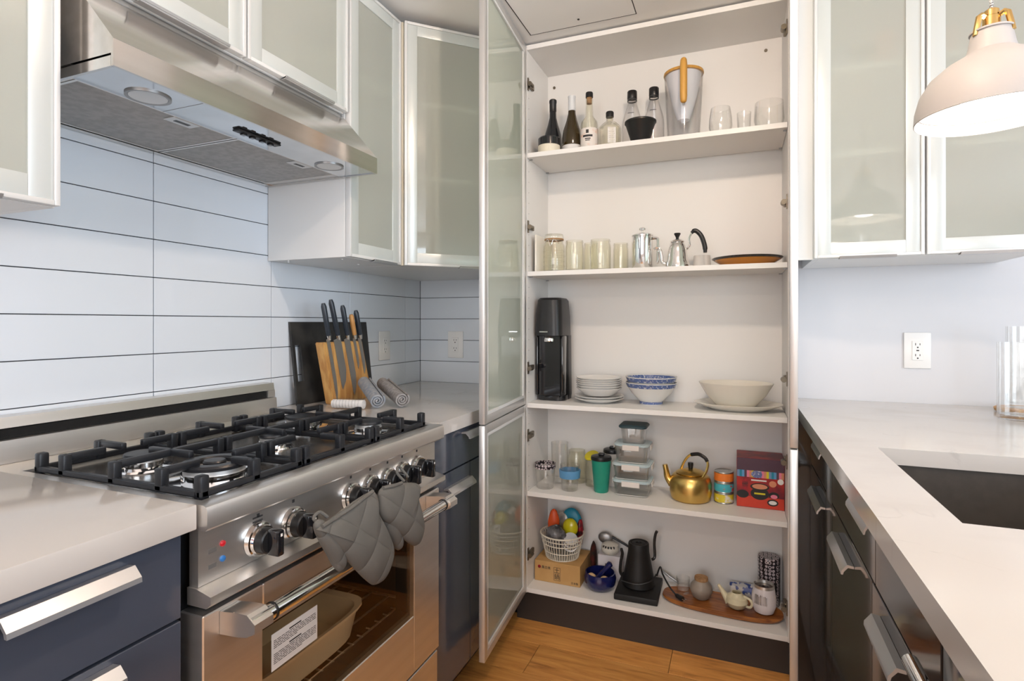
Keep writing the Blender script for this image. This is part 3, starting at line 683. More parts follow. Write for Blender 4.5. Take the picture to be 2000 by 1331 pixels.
front(t, 'drawer', Yx(1.598), Yx(1.123), ZS+0.001, 0.874, 'espresso', 0.838, (Yx(1.300), Yx(1.128)), 0.55); front(t, 'door', Yx(1.598), Yx(1.15), 0.11, ZS-0.001, 'espresso', 0.692, (Yx(1.510), Yx(1.310)), 0.75)
front(t, 'drawer', Yx(1.123), Yx(0.790), ZS+0.001, 0.874, 'espresso'); front(t, 'door', Yx(1.15), Yx(0.790), 0.11, ZS-0.001, 'espresso', 0.700, (Yx(1.090), Yx(0.930)), 0.75)
t = T('dishwasher', 'dark glossy dishwasher with a chrome bar handle under the sink counter', 'dishwasher', (RX, 0.786, 0), R(-90))
t.p('cabinet_body', box(B(), 0.0, 0.60, 0.0, 0.56, 0.10, 0.872), 'black'); t.p('toe_kick', box(B(), 0, 0.60, 0.06, 0.08, 0, 0.0995), 'toe_dark')
dd = t.p('door', box(B(), 0.0015, 0.5985, -0.020, -0.0005, 0.105, 0.870, 0.002), 'black_gloss')
t.p('bar_handle', tube(B(), [(0.004, -0.052, 0.800), (0.590, -0.052, 0.800)], 0.009, 16), 'chrome', dd)
for x in (0.06, 0.54): t.p('handle_post', tube(B(), [(x, -0.0205, 0.800), (x, -0.0440, 0.800)], 0.007, 14), 'chrome', dd)
# counter with sink cut-out
SX0, SX1, SY0, SY1 = 1.725, 2.150, 0.970, 1.487
def slab_hole(x0, x1, y0, y1, hx0, hx1, hy0, hy1, z0, z1):
    bm = B()
    o = [(x0,y0),(x1,y0),(x1,y1),(x0,y1)]; i = [(hx0,hy0),(hx1,hy0),(hx1,hy1),(hx0,hy1)]
    v = {}
    for nm, ps in (('o', o), ('i', i)):
        for zi, z in ((0, z0), (1, z1)):
            for k, p in enumerate(ps): v[nm, zi, k] = bm.verts.new((*p, z))
    for k in range(4):
        j = (k+1) % 4
        bm.faces.new((v['o',1,k], v['o',1,j], v['i',1,j], v['i',1,k])); bm.faces.new((v['o',0,k], v['i',0,k], v['i',0,j], v['o',0,j]))
        bm.faces.new((v['o',0,k], v['o',0,j], v['o',1,j], v['o',1,k])); bm.faces.new((v['i',0,k], v['i',1,k], v['i',1,j], v['i',0,j]))
    return bm
solo('countertop', slab_hole(1.618, 2.75, -0.6, WY-0.002, SX0, SX1, SY0, SY1, 0.878, CT), 'quartz', 'white quartz countertop with the sink cut-out', 'countertop', (2.1, 0.9, 0.878))
sk = B(); 
def basin(bm, x0, x1, y0, y1, zt, zb, th):
    for a in ((x0-th, x0, y0-th, y1+th), (x1, x1+th, y0-th, y1+th), (x0, x1, y0-th, y0), (x0, x1, y1, y1+th)): box(bm, *a, zb, zt)
    box(bm, x0-th, x1+th, y0-th, y1+th, zb-th, zb)
basin(sk, SX0-0.004, SX1+0.004, SY0-0.004, SY1+0.004, 0.8775, 0.66, 0.010)
t = T('sink', 'dark undermount kitchen sink below the pendant lamp', 'sink', (1.94, 1.23, 0.65)); t.p('basin', sk, 'sink_dark')
t.p('drain', lathe(B(), [(0, 0.001), (0.03, 0.001), (0.045, 0.003), (0.045, 0.0)], (1.94, 1.23, 0.660), 24), 'steel')
bar = solo('bar_cabinet', box(B(), 2.285, 2.70, -0.55, WY-0.004, 0.0, 0.877), 'espresso', 'dark cabinet block carrying the counter behind the sink', 'cabinet', (2.5, 0.9, 0))

# ------------------------------------------------------------------ outlets
def outlet(label, loc, rz, gfci=False):
    t = T('wall_outlet', label, 'outlet', loc, rz, 'white wall outlets')
    t.p('cover_plate', box(B(), -0.040, 0.040, -0.006, 0.0, -0.063, 0.063, 0.0025), 'outlet')
    f = t.p('receptacle', box(B(), -0.0165, 0.0165, -0.0085, -0.0061, -0.034, 0.034, 0.001, 1), 'outlet')
    s = B()
    for z in (0.019, -0.019):
        for x, h in ((-0.0065, 0.004), (0.0065, 0.0033)): box(s, x-0.001, x+0.001, -0.0089, -0.0086, z-h+0.003, z+h+0.003)
        cyl(s, (0, -0.0089, z-0.008), (0, -0.0086, z-0.008), 0.0026, 10)
    if gfci: box(s, -0.004, 0.004, -0.0089, -0.0086, -0.002, 0.002)
    t.p('slots', s, 'ink', f)
    return t
outlet('white outlet on the tiled wall beside the cutting board', (0.0003, 2.053, 1.098), L90)
outlet('white outlet on the tiled wall beside the open pantry door', (0.195, WY-0.0003, 1.094), 0.0)
outlet('white outlet on the plain white wall above the sink counter', (2.016, WY-0.0003, 1.10), 0.0, True)

# ------------------------------------------------------------------ pantry
PXL, PXR, PYF, PYB = 0.666, 1.585, 2.052, 2.315
t = pantry = T('pantry_cabinet', 'tall white pantry cabinet standing open with five loaded shelves', 'cabinet', (1.125, 2.2, 0.0))
PT = 2.284
t.p('side_panel', box(B(), PXL-0.018, PXL, PYF, WY-0.004, 0.140, PT, 0.0006, 1), 'white_lam'); t.p('side_panel', box(B(), PXR, PXR+0.018, PYF, WY-0.003, 0.140, PT, 0.0006, 1), 'white_lam')
t.p('back_panel', box(B(), PXL, PXR, PYB, PYB+0.008, 0.140, PT), 'white_lam')
t.p('top_panel', box(B(), PXL, PXR, PYF, PYB, PT-0.018, PT, 0.0006, 1), 'white_lam')
S0, S4, S3, S2, S1 = 0.160, 0.537, 0.883, 1.398, 1.862
t.p('bottom_panel', box(B(), PXL, PXR, PYF, PYB, S0-0.018, S0, 0.0006, 1), 'white_lam')
for s in (S4, S3, S2, S1):
    sh = t.p('shelf', box(B(), PXL+0.001, PXR-0.001, PYF+0.001, PYB-0.014, s-0.018, s, 0.0006, 1), 'white_lam')
    for x in (PXL+0.0065, PXR-0.0065):
        for y in (PYF+0.03, PYB-0.025): t.p('shelf_pin', box(B(), x-0.0055, x+0.0055, y-0.004, y+0.004, s-0.0215, s-0.0182), 'steel_dark', sh)
t.p('toe_kick', box(B(), 0.600, 1.605, 2.116, 2.134, 0.0, 0.1395), 'toe_dark', label='dark brown toe kick')
for x, z in ((0.695, 2.215), (1.530, 2.225)): t.p('screw_cap', tube(B(), [(x, PYB-0.003, z), (x, PYB, z)], 0.006, 12), 'hinge_metal')
# rows of shelf-pin holes on the inside of the left panel
pin = B()
for i in range(46):
    z = 0.30 + i*0.0415
    tube(pin, [(PXL, PYF+0.022, z), (PXL+0.0004, PYF+0.022, z)], 0.0022, 6)
t.p('pin_holes', pin, 'steel_dark', kind='stuff')
def pantry_door(hx, ang, side, z0, z1, lab):
    W_, th = 0.479, 0.019
    ya, yb = (-th, 0.0) if side < 0 else (0.0, th)
    d = mesh_obj('door', finish('door', frame4(B(), 0.0, W_, z0, z1, 0.026, ya, yb, 0.0015), 'alu'), t.o, (hx-1.125, 2.046-2.2, 0), ang, lab)
    sub('glass_pane', box(B(), 0.0262, W_-0.0262, ya+0.005, ya+0.012, z0+0.0262, z1-0.0262), 'frost_door', d, 'frosted green-grey glass')
    ib = frame4(B(), 0.0262, W_-0.0262, z0+0.0262, z1-0.0262, 0.010, (ya+0.0125) if side < 0 else ya+0.001, (yb-0.001) if side < 0 else ya+0.0048)
    sub('glazing_bead', ib, 'alu_white', d)
    return d
pantry_door(0.666, R(-85.1), -1, 0.8815, 2.279, 'upper left door, swung open')
pantry_door(0.666, R(-85.1), -1, 0.145, 0.8775, 'lower left door, swung open')
pantry_door(1.5885, R(-94.3), 1, 0.8815, 2.279, 'upper right door, swung open edge-on')
pantry_door(1.5885, R(-94.3), 1, 0.145, 0.8775, 'lower right door, swung open edge-on')
def hinge(x, z, s):
    h = B()
    box(h, min(x, x+s*0.010), max(x, x+s*0.010), PYF+0.016, PYF+0.060, z-0.010, z+0.010, 0.002, 1)
    tube(h, [(x+s*0.012, PYF-0.002, z-0.002), (x+s*0.012, PYF+0.026, z-0.002)], 0.009, 12)
    box(h, min(x+s*0.001, x+s*0.004), max(x+s*0.001, x+s*0.004), PYF+0.004, PYF+0.016, z-0.024, z+0.024)
    t.p('hinge', h, 'hinge_metal')
for z in (2.135, 1.575, 1.020, 0.755, 0.288): hinge(PXL, z, 1)
for z in (2.180, 1.600, 1.010, 0.735, 0.250): hinge(PXR, z, -1)

# ------------------------------------------------------------------ pantry goods
def lt(name, label, cat, x, y, z, parts, group=None, rz=0.0):
    t = T(name, label, cat, (x, y, z+0.0004), rz, group); last = None
    for pn, prof, m in parts: last = t.p(pn, lathe(B(), prof, (0, 0, 0), 36), m)
    return t
def vessel(r, h, th=0.003, r0=None, base=0.006):
    r0 = r if r0 is None else r0
    return [(0, 0), (r0*0.92, 0), (r0, 0.004), (r, h), (r-th, h), (r0-th, base+0.002), (0, base)]
def jarprof(r, h, neck=0.8, th=0.003):
    return [(0, 0), (r*0.94, 0), (r, 0.006), (r, h*0.78), (r*0.97, h*0.83), (r*neck, h*0.89), (r*neck, h*0.925), (r*neck+0.0015, h*0.93), (r*neck+0.0015, h*0.945), (r*neck, h*0.95), (r*neck, h), (r*neck-th, h), (r*neck-th, h*0.88), (r-th, h*0.76), (r-th, 0.008), (0, 0.006)]
# top shelf
t = lt('candle_jar', 'squat dark jar with a cream band at the end of the top shelf', 'jar', 0.742, 2.098, S1, [('jar_body', [(0, 0.030), (0.043, 0.030), (0.043, 0.058), (0.040, 0.062), (0, 0.062)], 'wine_dark'), ('cream_band', [(0, 0), (0.042, 0), (0.0432, 0.004), (0.0432, 0.0295), (0, 0.0295)], 'cream')])
t = lt('wine_bottle', 'black wine bottle with a black capsule on the top shelf', 'bottle', 0.724, 2.205, S1, [('bottle_body', [(0, 0), (0.034, 0), (0.037, 0.005), (0.037, 0.085), (0.034, 0.110), (0.022, 0.150), (0.0145, 0.180), (0.0135, 0.2045), (0, 0.2045)], 'wine_dark'), ('capsule', [(0, 0.205), (0.0142, 0.205), (0.0142, 0.240), (0.0155, 0.242), (0.0155, 0.252), (0.012, 0.256), (0, 0.256)], 'black')], 'wine bottles')
t = lt('wine_bottle', 'olive-brown wine bottle with a white capsule on the top shelf', 'bottle', 0.814, 2.172, S1, [('bottle_body', [(0, 0), (0.036, 0), (0.0385, 0.005), (0.0385, 0.075), (0.035, 0.105), (0.022, 0.145), (0.0155, 0.172), (0.0145, 0.1845), (0, 0.1845)], 'wine_green'), ('capsule', [(0, 0.185), (0.015, 0.185), (0.0145, 0.236), (0.0155, 0.238), (0.0155, 0.244), (0, 0.246)], 'foil_white'), ('paper_label', [(0.0388, 0.010), (0.0391, 0.010), (0.0391, 0.042), (0.0388, 0.042)], 'paper')], 'wine bottles')
t.p('label_print', lathe(B(), [(0.0393, 0.008), (0.0395, 0.008), (0.0395, 0.018), (0.0393, 0.018)], (0, 0, 0), 12, arc=(R(250), R(320))), 'ink')
t = lt('liquor_bottle', 'clear liquor bottle with a printed floral label and cork stopper', 'bottle', 0.891, 2.150, S1, [('bottle_body', [(0, 0), (0.031, 0), (0.034, 0.005), (0.034, 0.105), (0.031, 0.123), (0.018, 0.140), (0.0155, 0.150), (0.0135, 0.190), (0.0145, 0.205), (0.0145, 0.212), (0.011, 0.212), (0.011, 0.150), (0.030, 0.118), (0.030, 0.008), (0, 0.008)], 'clear_glass_warm'), ('cork', [(0, 0.195), (0.0108, 0.195), (0.0108, 0.2185), (0, 0.2185)], 'cork'), ('stopper_cap', [(0, 0.219), (0.0145, 0.219), (0.0145, 0.236), (0.013, 0.239), (0, 0.239)], 'black'), ('printed_label', [(0.0343, 0.008), (0.0345, 0.008), (0.0345, 0.092), (0.0343, 0.092)], 'label_pink')])
lp = B(); 
for z, a0, a1, hh in ((0.070, 262, 280, 0.014), (0.056, 240, 305, 0.008), (0.047, 255, 292, 0.004), (0.041, 258, 288, 0.003)): lathe(lp, [(0.0347, z), (0.0349, z), (0.0349, z+hh), (0.0347, z+hh)], (0, 0, 0), 10, arc=(R(a0), R(a1)))
t.p('label_print', lp, 'ink')
t = T('liquor_bottle', 'short octagonal clear bottle with a black cap and white label', 'bottle', (0.972, 2.150, S1+0.0004), R(22.5))
t.p('bottle_body', lathe(B(), [(0, 0), (0.043, 0), (0.044, 0.004), (0.044, 0.090), (0.026, 0.108), (0.016, 0.112), (0.014, 0.116), (0.014, 0.130), (0.011, 0.130), (0.011, 0.112), (0.040, 0.088), (0.040, 0.010), (0, 0.010)], (0, 0, 0), 8), 'clear_glass_warm', angle=20)
t.p('cap', lathe(B(), [(0, 0.1305), (0.015, 0.1305), (0.0155, 0.148), (0.013, 0.152), (0, 0.152)], (0, 0, 0), 24), 'black')
t.p('paper_label', box(B(), -0.0155, 0.0155, -0.0412, -0.0408, 0.020, 0.080), 'paper')
lp = B(); [box(lp, -0.012, 0.012 - 0.003*(i % 3), -0.0415, -0.0413, 0.030+0.008*i, 0.0325+0.008*i) for i in range(6)]
t.p('label_print', lp, 'steel_dark')
for x, lb, g in ((1.045, 'clear water bottle with a black screw cap, nearer the octagonal bottle', 0), (1.129, 'clear water bottle with a black screw cap, nearer the pitcher', 1)):
    t = lt('water_bottle', lb, 'bottle', x, 2.225, S1, [('bottle_body', [(0, 0.004), (0.034, 0), (0.039, 0.006), (0.039, 0.110), (0.036, 0.135), (0.022, 0.185), (0.017, 0.205), (0.017, 0.217), (0.0155, 0.217), (0.0155, 0.2), (0.034, 0.135), (0.037, 0.11), (0.037, 0.008), (0, 0.008)], 'clear_plastic'), ('screw_cap', [(0, 0.2175), (0.0185, 0.2175), (0.019, 0.219), (0.019, 0.246), (0.017, 0.249), (0, 0.249)], 'black'), ('neck_ring', [(0.0172, 0.208), (0.0188, 0.208), (0.0188, 0.213), (0.0172, 0.213)], 'black')], 'water bottles')
    t.p('fill_mark', lathe(B(), [(0.0393, 0.150), (0.0395, 0.150), (0.0395, 0.152), (0.0393, 0.152)], (0, 0, 0), 10, arc=(R(255), R(290))), 'ink')
lt('coffee_dripper', 'black conical dripper standing in front of the water bottles', 'dripper', 1.095, 2.112, S1, [('cone', [(0, 0), (0.030, 0), (0.032, 0.003), (0.054, 0.074), (0.058, 0.078), (0.058, 0.084), (0.055, 0.086), (0.051, 0.080), (0.029, 0.008), (0, 0.006)], 'black')])
t = lt('pitcher', 'large clear pitcher with a white inner cone and bamboo handle', 'pitcher', 1.243, 2.188, S1, [('jug', [(0, 0), (0.054, 0), (0.057, 0.004), (0.070, 0.262), (0.067, 0.262), (0.054, 0.010), (0, 0.008)], 'clear_plastic'), ('inner_cone', [(0, 0.085), (0.022, 0.095), (0.040, 0.150), (0.055, 0.215), (0.064, 0.262), (0.062, 0.262), (0, 0.258)], 'ice_white'), ('wooden_rim', [(0.0605, 0.2625), (0.0715, 0.2625), (0.0725, 0.266), (0.0715, 0.272), (0.0605, 0.272)], 'bamboo')])
hb = B(); hpts = [(0.0, -0.093, 0.118+0.0085*0)] 
tube(hb, [(0.008, -0.094, 0.126), (0.008, -0.094, 0.1285), (0.008, -0.094, 0.134), (0.008, -0.094, 0.150), (0.008, -0.094, 0.262), (0.008, -0.094, 0.280), (0.008, -0.094, 0.286), (0.008, -0.094, 0.289)], [0.004, 0.0085, 0.0115, 0.013, 0.013, 0.0115, 0.0085, 0.004], 14)
hd = t.p('handle', hb, 'bamboo'); t.p('handle_arm', box(B(), 0.001, 0.015, -0.088, -0.066, 0.263, 0.271, 0.002, 1), 'bamboo', hd)
lt('tumbler_glass', 'rounded stemless glass beside the pitcher', 'glass', 1.374, 2.150, S1, [('bowl', [(0, 0), (0.022, 0), (0.032, 0.010), (0.040, 0.040), (0.039, 0.070), (0.033, 0.108), (0.0315, 0.108), (0.0375, 0.070), (0.0385, 0.040), (0.031, 0.012), (0, 0.005)], 'clear_glass')])
lt('shot_glass', 'small straight shot glass on the top shelf', 'glass', 1.452, 2.150, S1, [('cup', vessel(0.024, 0.080, 0.002, 0.021, 0.014), 'clear_glass')])
lt('glass_bowl', 'wide clear glass bowl at the door end of the top shelf', 'bowl', 1.533, 2.150, S1, [('bowl', [(0, 0), (0.030, 0), (0.042, 0.010), (0.049, 0.045), (0.046, 0.105), (0.044, 0.105), (0.047, 0.045), (0.040, 0.012), (0, 0.005)], 'clear_glass')])
# second shelf
solo('serving_tray', box(B(), 0.684, 0.692, 2.09, 2.295, S2+0.0004, S2+0.150, 0.003), 'porcelain_cream', 'thin cream tray standing on edge behind the clamp jar', 'tray', (0.688, 2.19, S2))
t = lt('clamp_jar', 'glass jar with a copper-toned lid clamp and grid relief', 'jar', 0.748, 2.145, S2, [('jar_body', [(0, 0), (0.040, 0), (0.043, 0.006), (0.043, 0.105), (0.036, 0.118), (0.036, 0.128), (0.033, 0.128), (0.033, 0.116), (0.040, 0.104), (0.040, 0.008), (0, 0.006)], 'clear_glass_warm'), ('gasket', [(0.033, 0.1285), (0.0385, 0.1285), (0.0385, 0.1345), (0.033, 0.1345)], 'cork'), ('lid', [(0, 0.135), (0.037, 0.135), (0.038, 0.138), (0.036, 0.152), (0, 0.156)], 'clear_glass_warm')])
gr = B()
for z in (0.025, 0.045, 0.065, 0.085): tube(gr, [(0.0434*math.cos(a*math.pi/18), 0.0434*math.sin(a*math.pi/18), z) for a in range(36)], 0.0007, 5, closed=True)
for i in range(12): a = i*math.pi/6; tube(gr, [(0.0434*math.cos(a), 0.0434*math.sin(a), 0.015), (0.0434*math.cos(a), 0.0434*math.sin(a), 0.098)], 0.0007, 5)
t.p('grid_relief', gr, 'clear_glass_warm')
t.p('wire_clamp', tube(B(), spline([(-0.03, -0.034, 0.112), (-0.012, -0.046, 0.128), (0.0, -0.046, 0.10), (0.012, -0.046, 0.128), (0.03, -0.034, 0.112)], 5), 0.0013, 6), 'chrome')
for x, y, r, h, lb in ((0.838, 2.125, 0.036, 0.120, 'clear screw-neck jar next to the clamp jar'), (0.878, 2.230, 0.030, 0.122, 'slim clear jar behind, between the two wide jars'), (0.937, 2.142, 0.040, 0.121, 'widest clear screw-neck jar on the french-press shelf'), (0.998, 2.235, 0.030, 0.116, 'slim clear jar behind, nearest the french press')):
    lt('glass_jar', lb, 'jar', x, y, S2, [('jar_body', jarprof(r, h, 0.93), 'clear_glass_warm')], 'empty clear jars')
t = lt('french_press', 'polished steel french press with a plunger knob', 'french press', 1.094, 2.165, S2, [('pot', [(0, 0), (0.038, 0), (0.039, 0.002), (0.039, 0.128), (0, 0.128)], 'chrome'), ('lid', [(0, 0.1285), (0.0405, 0.1285), (0.0405, 0.133), (0.030, 0.138), (0, 0.139)], 'chrome'), ('plunger_knob', [(0, 0.139), (0.003, 0.139), (0.003, 0.150), (0.012, 0.152), (0.013, 0.158), (0.010, 0.161), (0, 0.161)], 'chrome')])
hb = B(); tube(hb, spline([(0.039, -0.006, 0.118), (0.056, -0.008, 0.117), (0.059, -0.008, 0.105), (0.059, -0.008, 0.035), (0.054, -0.008, 0.024)], 5), 0.0055, 8); t.p('handle', hb, 'chrome')
t = lt('gooseneck_kettle', 'steel gooseneck kettle with a black curved handle', 'kettle', 1.224, 2.150, S2, [('body', [(0, 0), (0.040, 0), (0.043, 0.004), (0.043, 0.020), (0.038, 0.030), (0.036, 0.050), (0.033, 0.072), (0.026, 0.092), (0.022, 0.096), (0, 0.096)], 'chrome'), ('lid', [(0, 0.0965), (0.0245, 0.0965), (0.026, 0.099), (0.022, 0.104), (0.008, 0.110), (0, 0.110)], 'chrome'), ('lid_knob', [(0, 0.1105), (0.005, 0.1105), (0.006, 0.116), (0.012, 0.128), (0.011, 0.131), (0, 0.132)], 'black')])
t.p('spout', tube(B(), spline([(-0.036, -0.004, 0.016), (-0.052, -0.006, 0.024), (-0.056, -0.006, 0.048), (-0.062, -0.006, 0.074), (-0.073, -0.006, 0.080), (-0.084, -0.006, 0.074)], 5), [0.008]*5+[0.006]*10+[0.0045]*11, 10), 'chrome')
hn = t.p('handle', tube(B(), spline([(0.050, -0.004, 0.128), (0.064, -0.004, 0.136), (0.084, -0.004, 0.116), (0.096, -0.004, 0.080), (0.098, -0.004, 0.054)], 5), [0.006]*3+[0.0085]*15+[0.0065]*3, 10), 'black')
t.p('handle_strap', tube(B(), spline([(0.033, 0, 0.070), (0.044, -0.002, 0.086), (0.042, -0.003, 0.108), (0.050, -0.004, 0.127)], 5), 0.0035, 8), 'chrome', hn)
lt('plastic_scoop_cup', 'pale frosted plastic cup tucked behind the gooseneck kettle handle', 'cup', 1.305, 2.250, S2, [('cup', vessel(0.030, 0.055, 0.002, 0.034), 'frost_plastic')])
t = T('enamel_plate', 'oval orange enamel dish with a black rim', 'dish', (1.462, 2.178, S2+0.0004), 0.0)
t.p('dish_body', lathe(B(), [(0, 0.002), (0.62, 0), (0.68, 0.003), (0.95, 0.024), (0.94, 0.026), (0.66, 0.006), (0, 0.005)], (0, 0, 0), 48, 0.118, 0.112), 'enamel_orange')
t.p('rim', lathe(B(), [(0.945, 0.0245), (1.0, 0.028), (1.01, 0.031), (0.99, 0.033), (0.94, 0.0275)], (0, 0, 0), 48, 0.118, 0.112), 'black_gloss')
# third shelf
t = T('soda_maker', 'tall black soda maker with a glossy front recess', 'soda maker', (0.7305, 2.190, S3+0.0004), 0.0)
def rrect(w, d, r, n=6):
    out = []
    for cx, cy, a0 in ((w-r, d-r, 0), (-w+r, d-r, 90), (-w+r, -d+r, 180), (w-r, -d+r, 270)):
        for i in range(n+1): a = R(a0+90*i/n); out.append((cx+r*math.cos(a), cy+r*math.sin(a)))
    return out
def loft(bm, secs):
    rings = [[bm.verts.new((x, y, z)) for x, y in sec] for sec, z in secs]
    for a, b in zip(rings, rings[1:]):
        for i in range(len(a)): bm.faces.new((a[i], a[(i+1) % len(a)], b[(i+1) % len(b)], b[i]))
    bm.faces.new(rings[0][::-1]); bm.faces.new(rings[-1]); return bm
t.p('rear_column', loft(B(), [(rrect(0.057, 0.045, 0.03), 0.0), (rrect(0.060, 0.045, 0.03), 0.02), (rrect(0.057, 0.045, 0.03), 0.262)]), 'black'); t.o.children[-1].location = (0, 0.045, 0)
t.p('head', loft(B(), [(rrect(0.057, 0.088, 0.034), 0.2625), (rrect(0.055, 0.085, 0.034), 0.34), (rrect(0.050, 0.078, 0.034), 0.405), (rrect(0.044, 0.07, 0.034), 0.414)]), 'black')
t.p('recess_panel', box(B(), -0.046, 0.046, -0.006, -0.0005, 0.022, 0.262, 0.002, 1), 'black_gloss')
for s in (-1, 1): t.p('front_pillar', box(B(), s*0.0525-0.0045, s*0.0525+0.0045, -0.055, -0.0005, 0.022, 0.262, 0.003), 'black_gloss')
t.p('base_tray', loft(B(), [(rrect(0.057, 0.042, 0.03), 0.0), (rrect(0.057, 0.042, 0.03), 0.0195), (rrect(0.054, 0.039, 0.028), 0.0215)]), 'black_gloss'); t.o.children[-1].location = (0, -0.045, 0)
nz = t.p('nozzle_collar', lathe(B(), [(0.010, 0.236), (0.026, 0.238), (0.027, 0.2455), (0.022, 0.2620), (0.010, 0.262)], (-0.004, -0.036, 0), 24), 'chrome')
t.p('carbonation_tube', tube(B(), [(-0.006, -0.036, 0.236), (-0.009, -0.036, 0.165)], [0.004, 0.003], 8), 'frost_plastic', nz)
t.p('bottle_shield', prism(B(), [(-0.024, 0.19), (0.022, 0.19), (0.016, 0.125), (0.010, 0.118), (-0.014, 0.118), (-0.021, 0.130)], 'y', -0.050, -0.047), 'clear_plastic')
t.p('badge', box(B(), -0.030, 0.004, -0.0887, -0.0875, 0.276, 0.280), 'chrome')
# plates: the stack, one thing each
px, py = 0.919, 2.196
def plate(z, r, h, label, deep=False):
    prof = [(0, 0.0015), (0.55*r, 0.0015), (0.56*r, 0), (0.60*r, 0), (0.66*r, 0.003), (r*0.98, h-0.002), (r, h), (r*0.985, h+0.0008), (0.66*r, 0.0065), (0, 0.005)]
    solo('dinner_plate', lathe(B(), prof, (0, 0, 0), 44), 'porcelain', label, 'plate', (px, py, z), 'white plates in the pantry stack', local=True)
z = S3+0.0004
hs = [(0.098, 0.017, 0.0095), (0.098, 0.017, 0.017), (0.090, 0.030, 0.0095), (0.090, 0.030, 0.0095), (0.091, 0.030, 0.0095), (0.092, 0.028, 0.0095), (0.092, 0.026, 0.0095), (0.091, 0.024, 0.0095)]
ords = ['bottom plate of the white stack', 'second white plate from the bottom of the stack', 'third white plate from the bottom of the stack', 'fourth white plate from the bottom of the stack', 'fifth white plate from the bottom of the stack', 'sixth white plate from the bottom of the stack', 'seventh white plate, just under the top plate', 'topmost plate of the white stack']
for (r, h, dz), lb in zip(hs, ords):
    plate(z, r, h, lb + ' beside the soda maker'); z += dz
def china_bowl(z, label):
    t = T('rice_bowl', label, 'bowl', (1.121, 2.205, z), 0.0, 'blue and white china bowls')
    t.p('bowl_body', lathe(B(), [(0, 0.004), (0.036, 0.004), (0.037, 0), (0.042, 0), (0.043, 0.012), (0.052, 0.020), (0.075, 0.045), (0.088, 0.064), (0.0905, 0.0665), (0.0885, 0.0665), (0.072, 0.046), (0.05, 0.024), (0, 0.016)], (0, 0, 0), 48), 'porcelain')
    t.p('rim_band', lathe(B(), [(0.0911, 0.0668), (0.0965, 0.082), (0.0945, 0.082), (0.0891, 0.0668)], (0, 0, 0), 48), 'porcelain_blue', label='blue patterned rim band')
    t.p('rim_edge', lathe(B(), [(0.0945, 0.0822), (0.0968, 0.0822), (0.0975, 0.085), (0.0955, 0.0852)], (0, 0, 0), 48), 'porcelain')
    t.p('foot_band', lathe(B(), [(0.0432, 0.003), (0.0438, 0.003), (0.0445, 0.0115), (0.0436, 0.0118)], (0, 0, 0), 36), 'porcelain_blue')
china_bowl(S3+0.0004, 'lower blue-rimmed china bowl of the nested pair'); china_bowl(S3+0.0224, 'upper blue-rimmed china bowl of the nested pair')
solo('platter', lathe(B(), [(0, 0.001), (0.52, 0.001), (0.53, 0), (0.60, 0), (0.70, 0.006), (0.98, 0.022), (1.0, 0.025), (0.97, 0.026), (0.68, 0.011), (0, 0.008)], (0, 0, 0), 56, 0.150, 0.114), 'porcelain_cream', 'cream oval platter under the wide bowl', 'platter', (1.431, 2.182, S3+0.0004), local=True)
solo('serving_bowl', lathe(B(), [(0, 0.001), (0.38, 0.001), (0.45, 0), (0.52, 0.004), (0.80, 0.045), (0.97, 0.082), (1.0, 0.088), (0.985, 0.089), (0.78, 0.050), (0.5, 0.012), (0, 0.008)], (0, 0, 0), 56, 0.127, 0.100), 'porcelain_cream', 'wide white serving bowl sitting on the oval platter', 'bowl', (1.424, 2.182, S3+0.0088), local=True)
# fourth shelf
lt('highball_glass', 'tall ribbed clear glass at the hinge side of the kettle shelf', 'glass', 0.748, 2.222, S4, [('cup', vessel(0.036, 0.165, 0.002, 0.033), 'clear_glass')])
t = lt('tumbler_glass', 'clear tumbler with a black and white patterned rim', 'glass', 0.716, 2.128, S4, [('cup', vessel(0.042, 0.098, 0.002, 0.034), 'clear_glass')])
rb = B(); lathe(rb, [(0.0418, 0.080), (0.0424, 0.080), (0.0428, 0.0985), (0.0422, 0.0985)], (0, 0, 0), 32); t.p('patterned_rim', rb, 'tin_pattern')
lt('glass_jar', 'clear screw-neck jar behind the blue-banded cup', 'jar', 0.810, 2.262, S4, [('jar_body', jarprof(0.042, 0.130, 0.82), 'clear_glass_warm')])
t = lt('keep_cup', 'clear cup with a sky-blue silicone band', 'cup', 0.816, 2.135, S4, [('cup', vessel(0.039, 0.100, 0.0022, 0.032), 'clear_glass')])
t.p('silicone_band', lathe(B(), [(0.0368, 0.050), (0.0402, 0.050), (0.0425, 0.080), (0.0382, 0.080)], (0, 0, 0), 36), 'sky_band')
t = lt('glass_jar', 'clear jar with a tilted yellow lid next to the green tumbler', 'jar', 0.886, 2.228, S4, [('jar_body', jarprof(0.030, 0.110, 0.88), 'clear_glass_warm')])
yl = t.p('lid', lathe(B(), [(0, 0), (0.029, 0), (0.030, 0.004), (0.026, 0.009), (0, 0.010)], (0, 0, 0), 28), 'yellow'); yl.location = (-0.004, 0, 0.118); yl.rotation_euler = (R(24), R(-14), 0)
def lidcup(label, x, y, m, h, r):
    t = lt('travel_tumbler', label, 'tumbler', x, y, S4, [('cup', vessel(r, h, 0.002, r*0.74), m), ('lid', [(0, h+0.0005), (r*1.04, h+0.0005), (r*1.07, h+0.005), (r*1.02, h+0.014), (r*0.8, h+0.017), (0, h+0.017)], 'black')], 'lidded tumblers')
    t.p('lid_flap', box(B(), -0.010, 0.012, -0.012, 0.012, h+0.0175, h+0.026, 0.003), 'black')
lidcup('green travel tumbler with a black lid', 0.936, 2.160, 'teal_cup', 0.124, 0.038); lidcup('pale travel tumbler with a black lid behind the green one', 0.958, 2.262, 'frost_plastic', 0.132, 0.034)
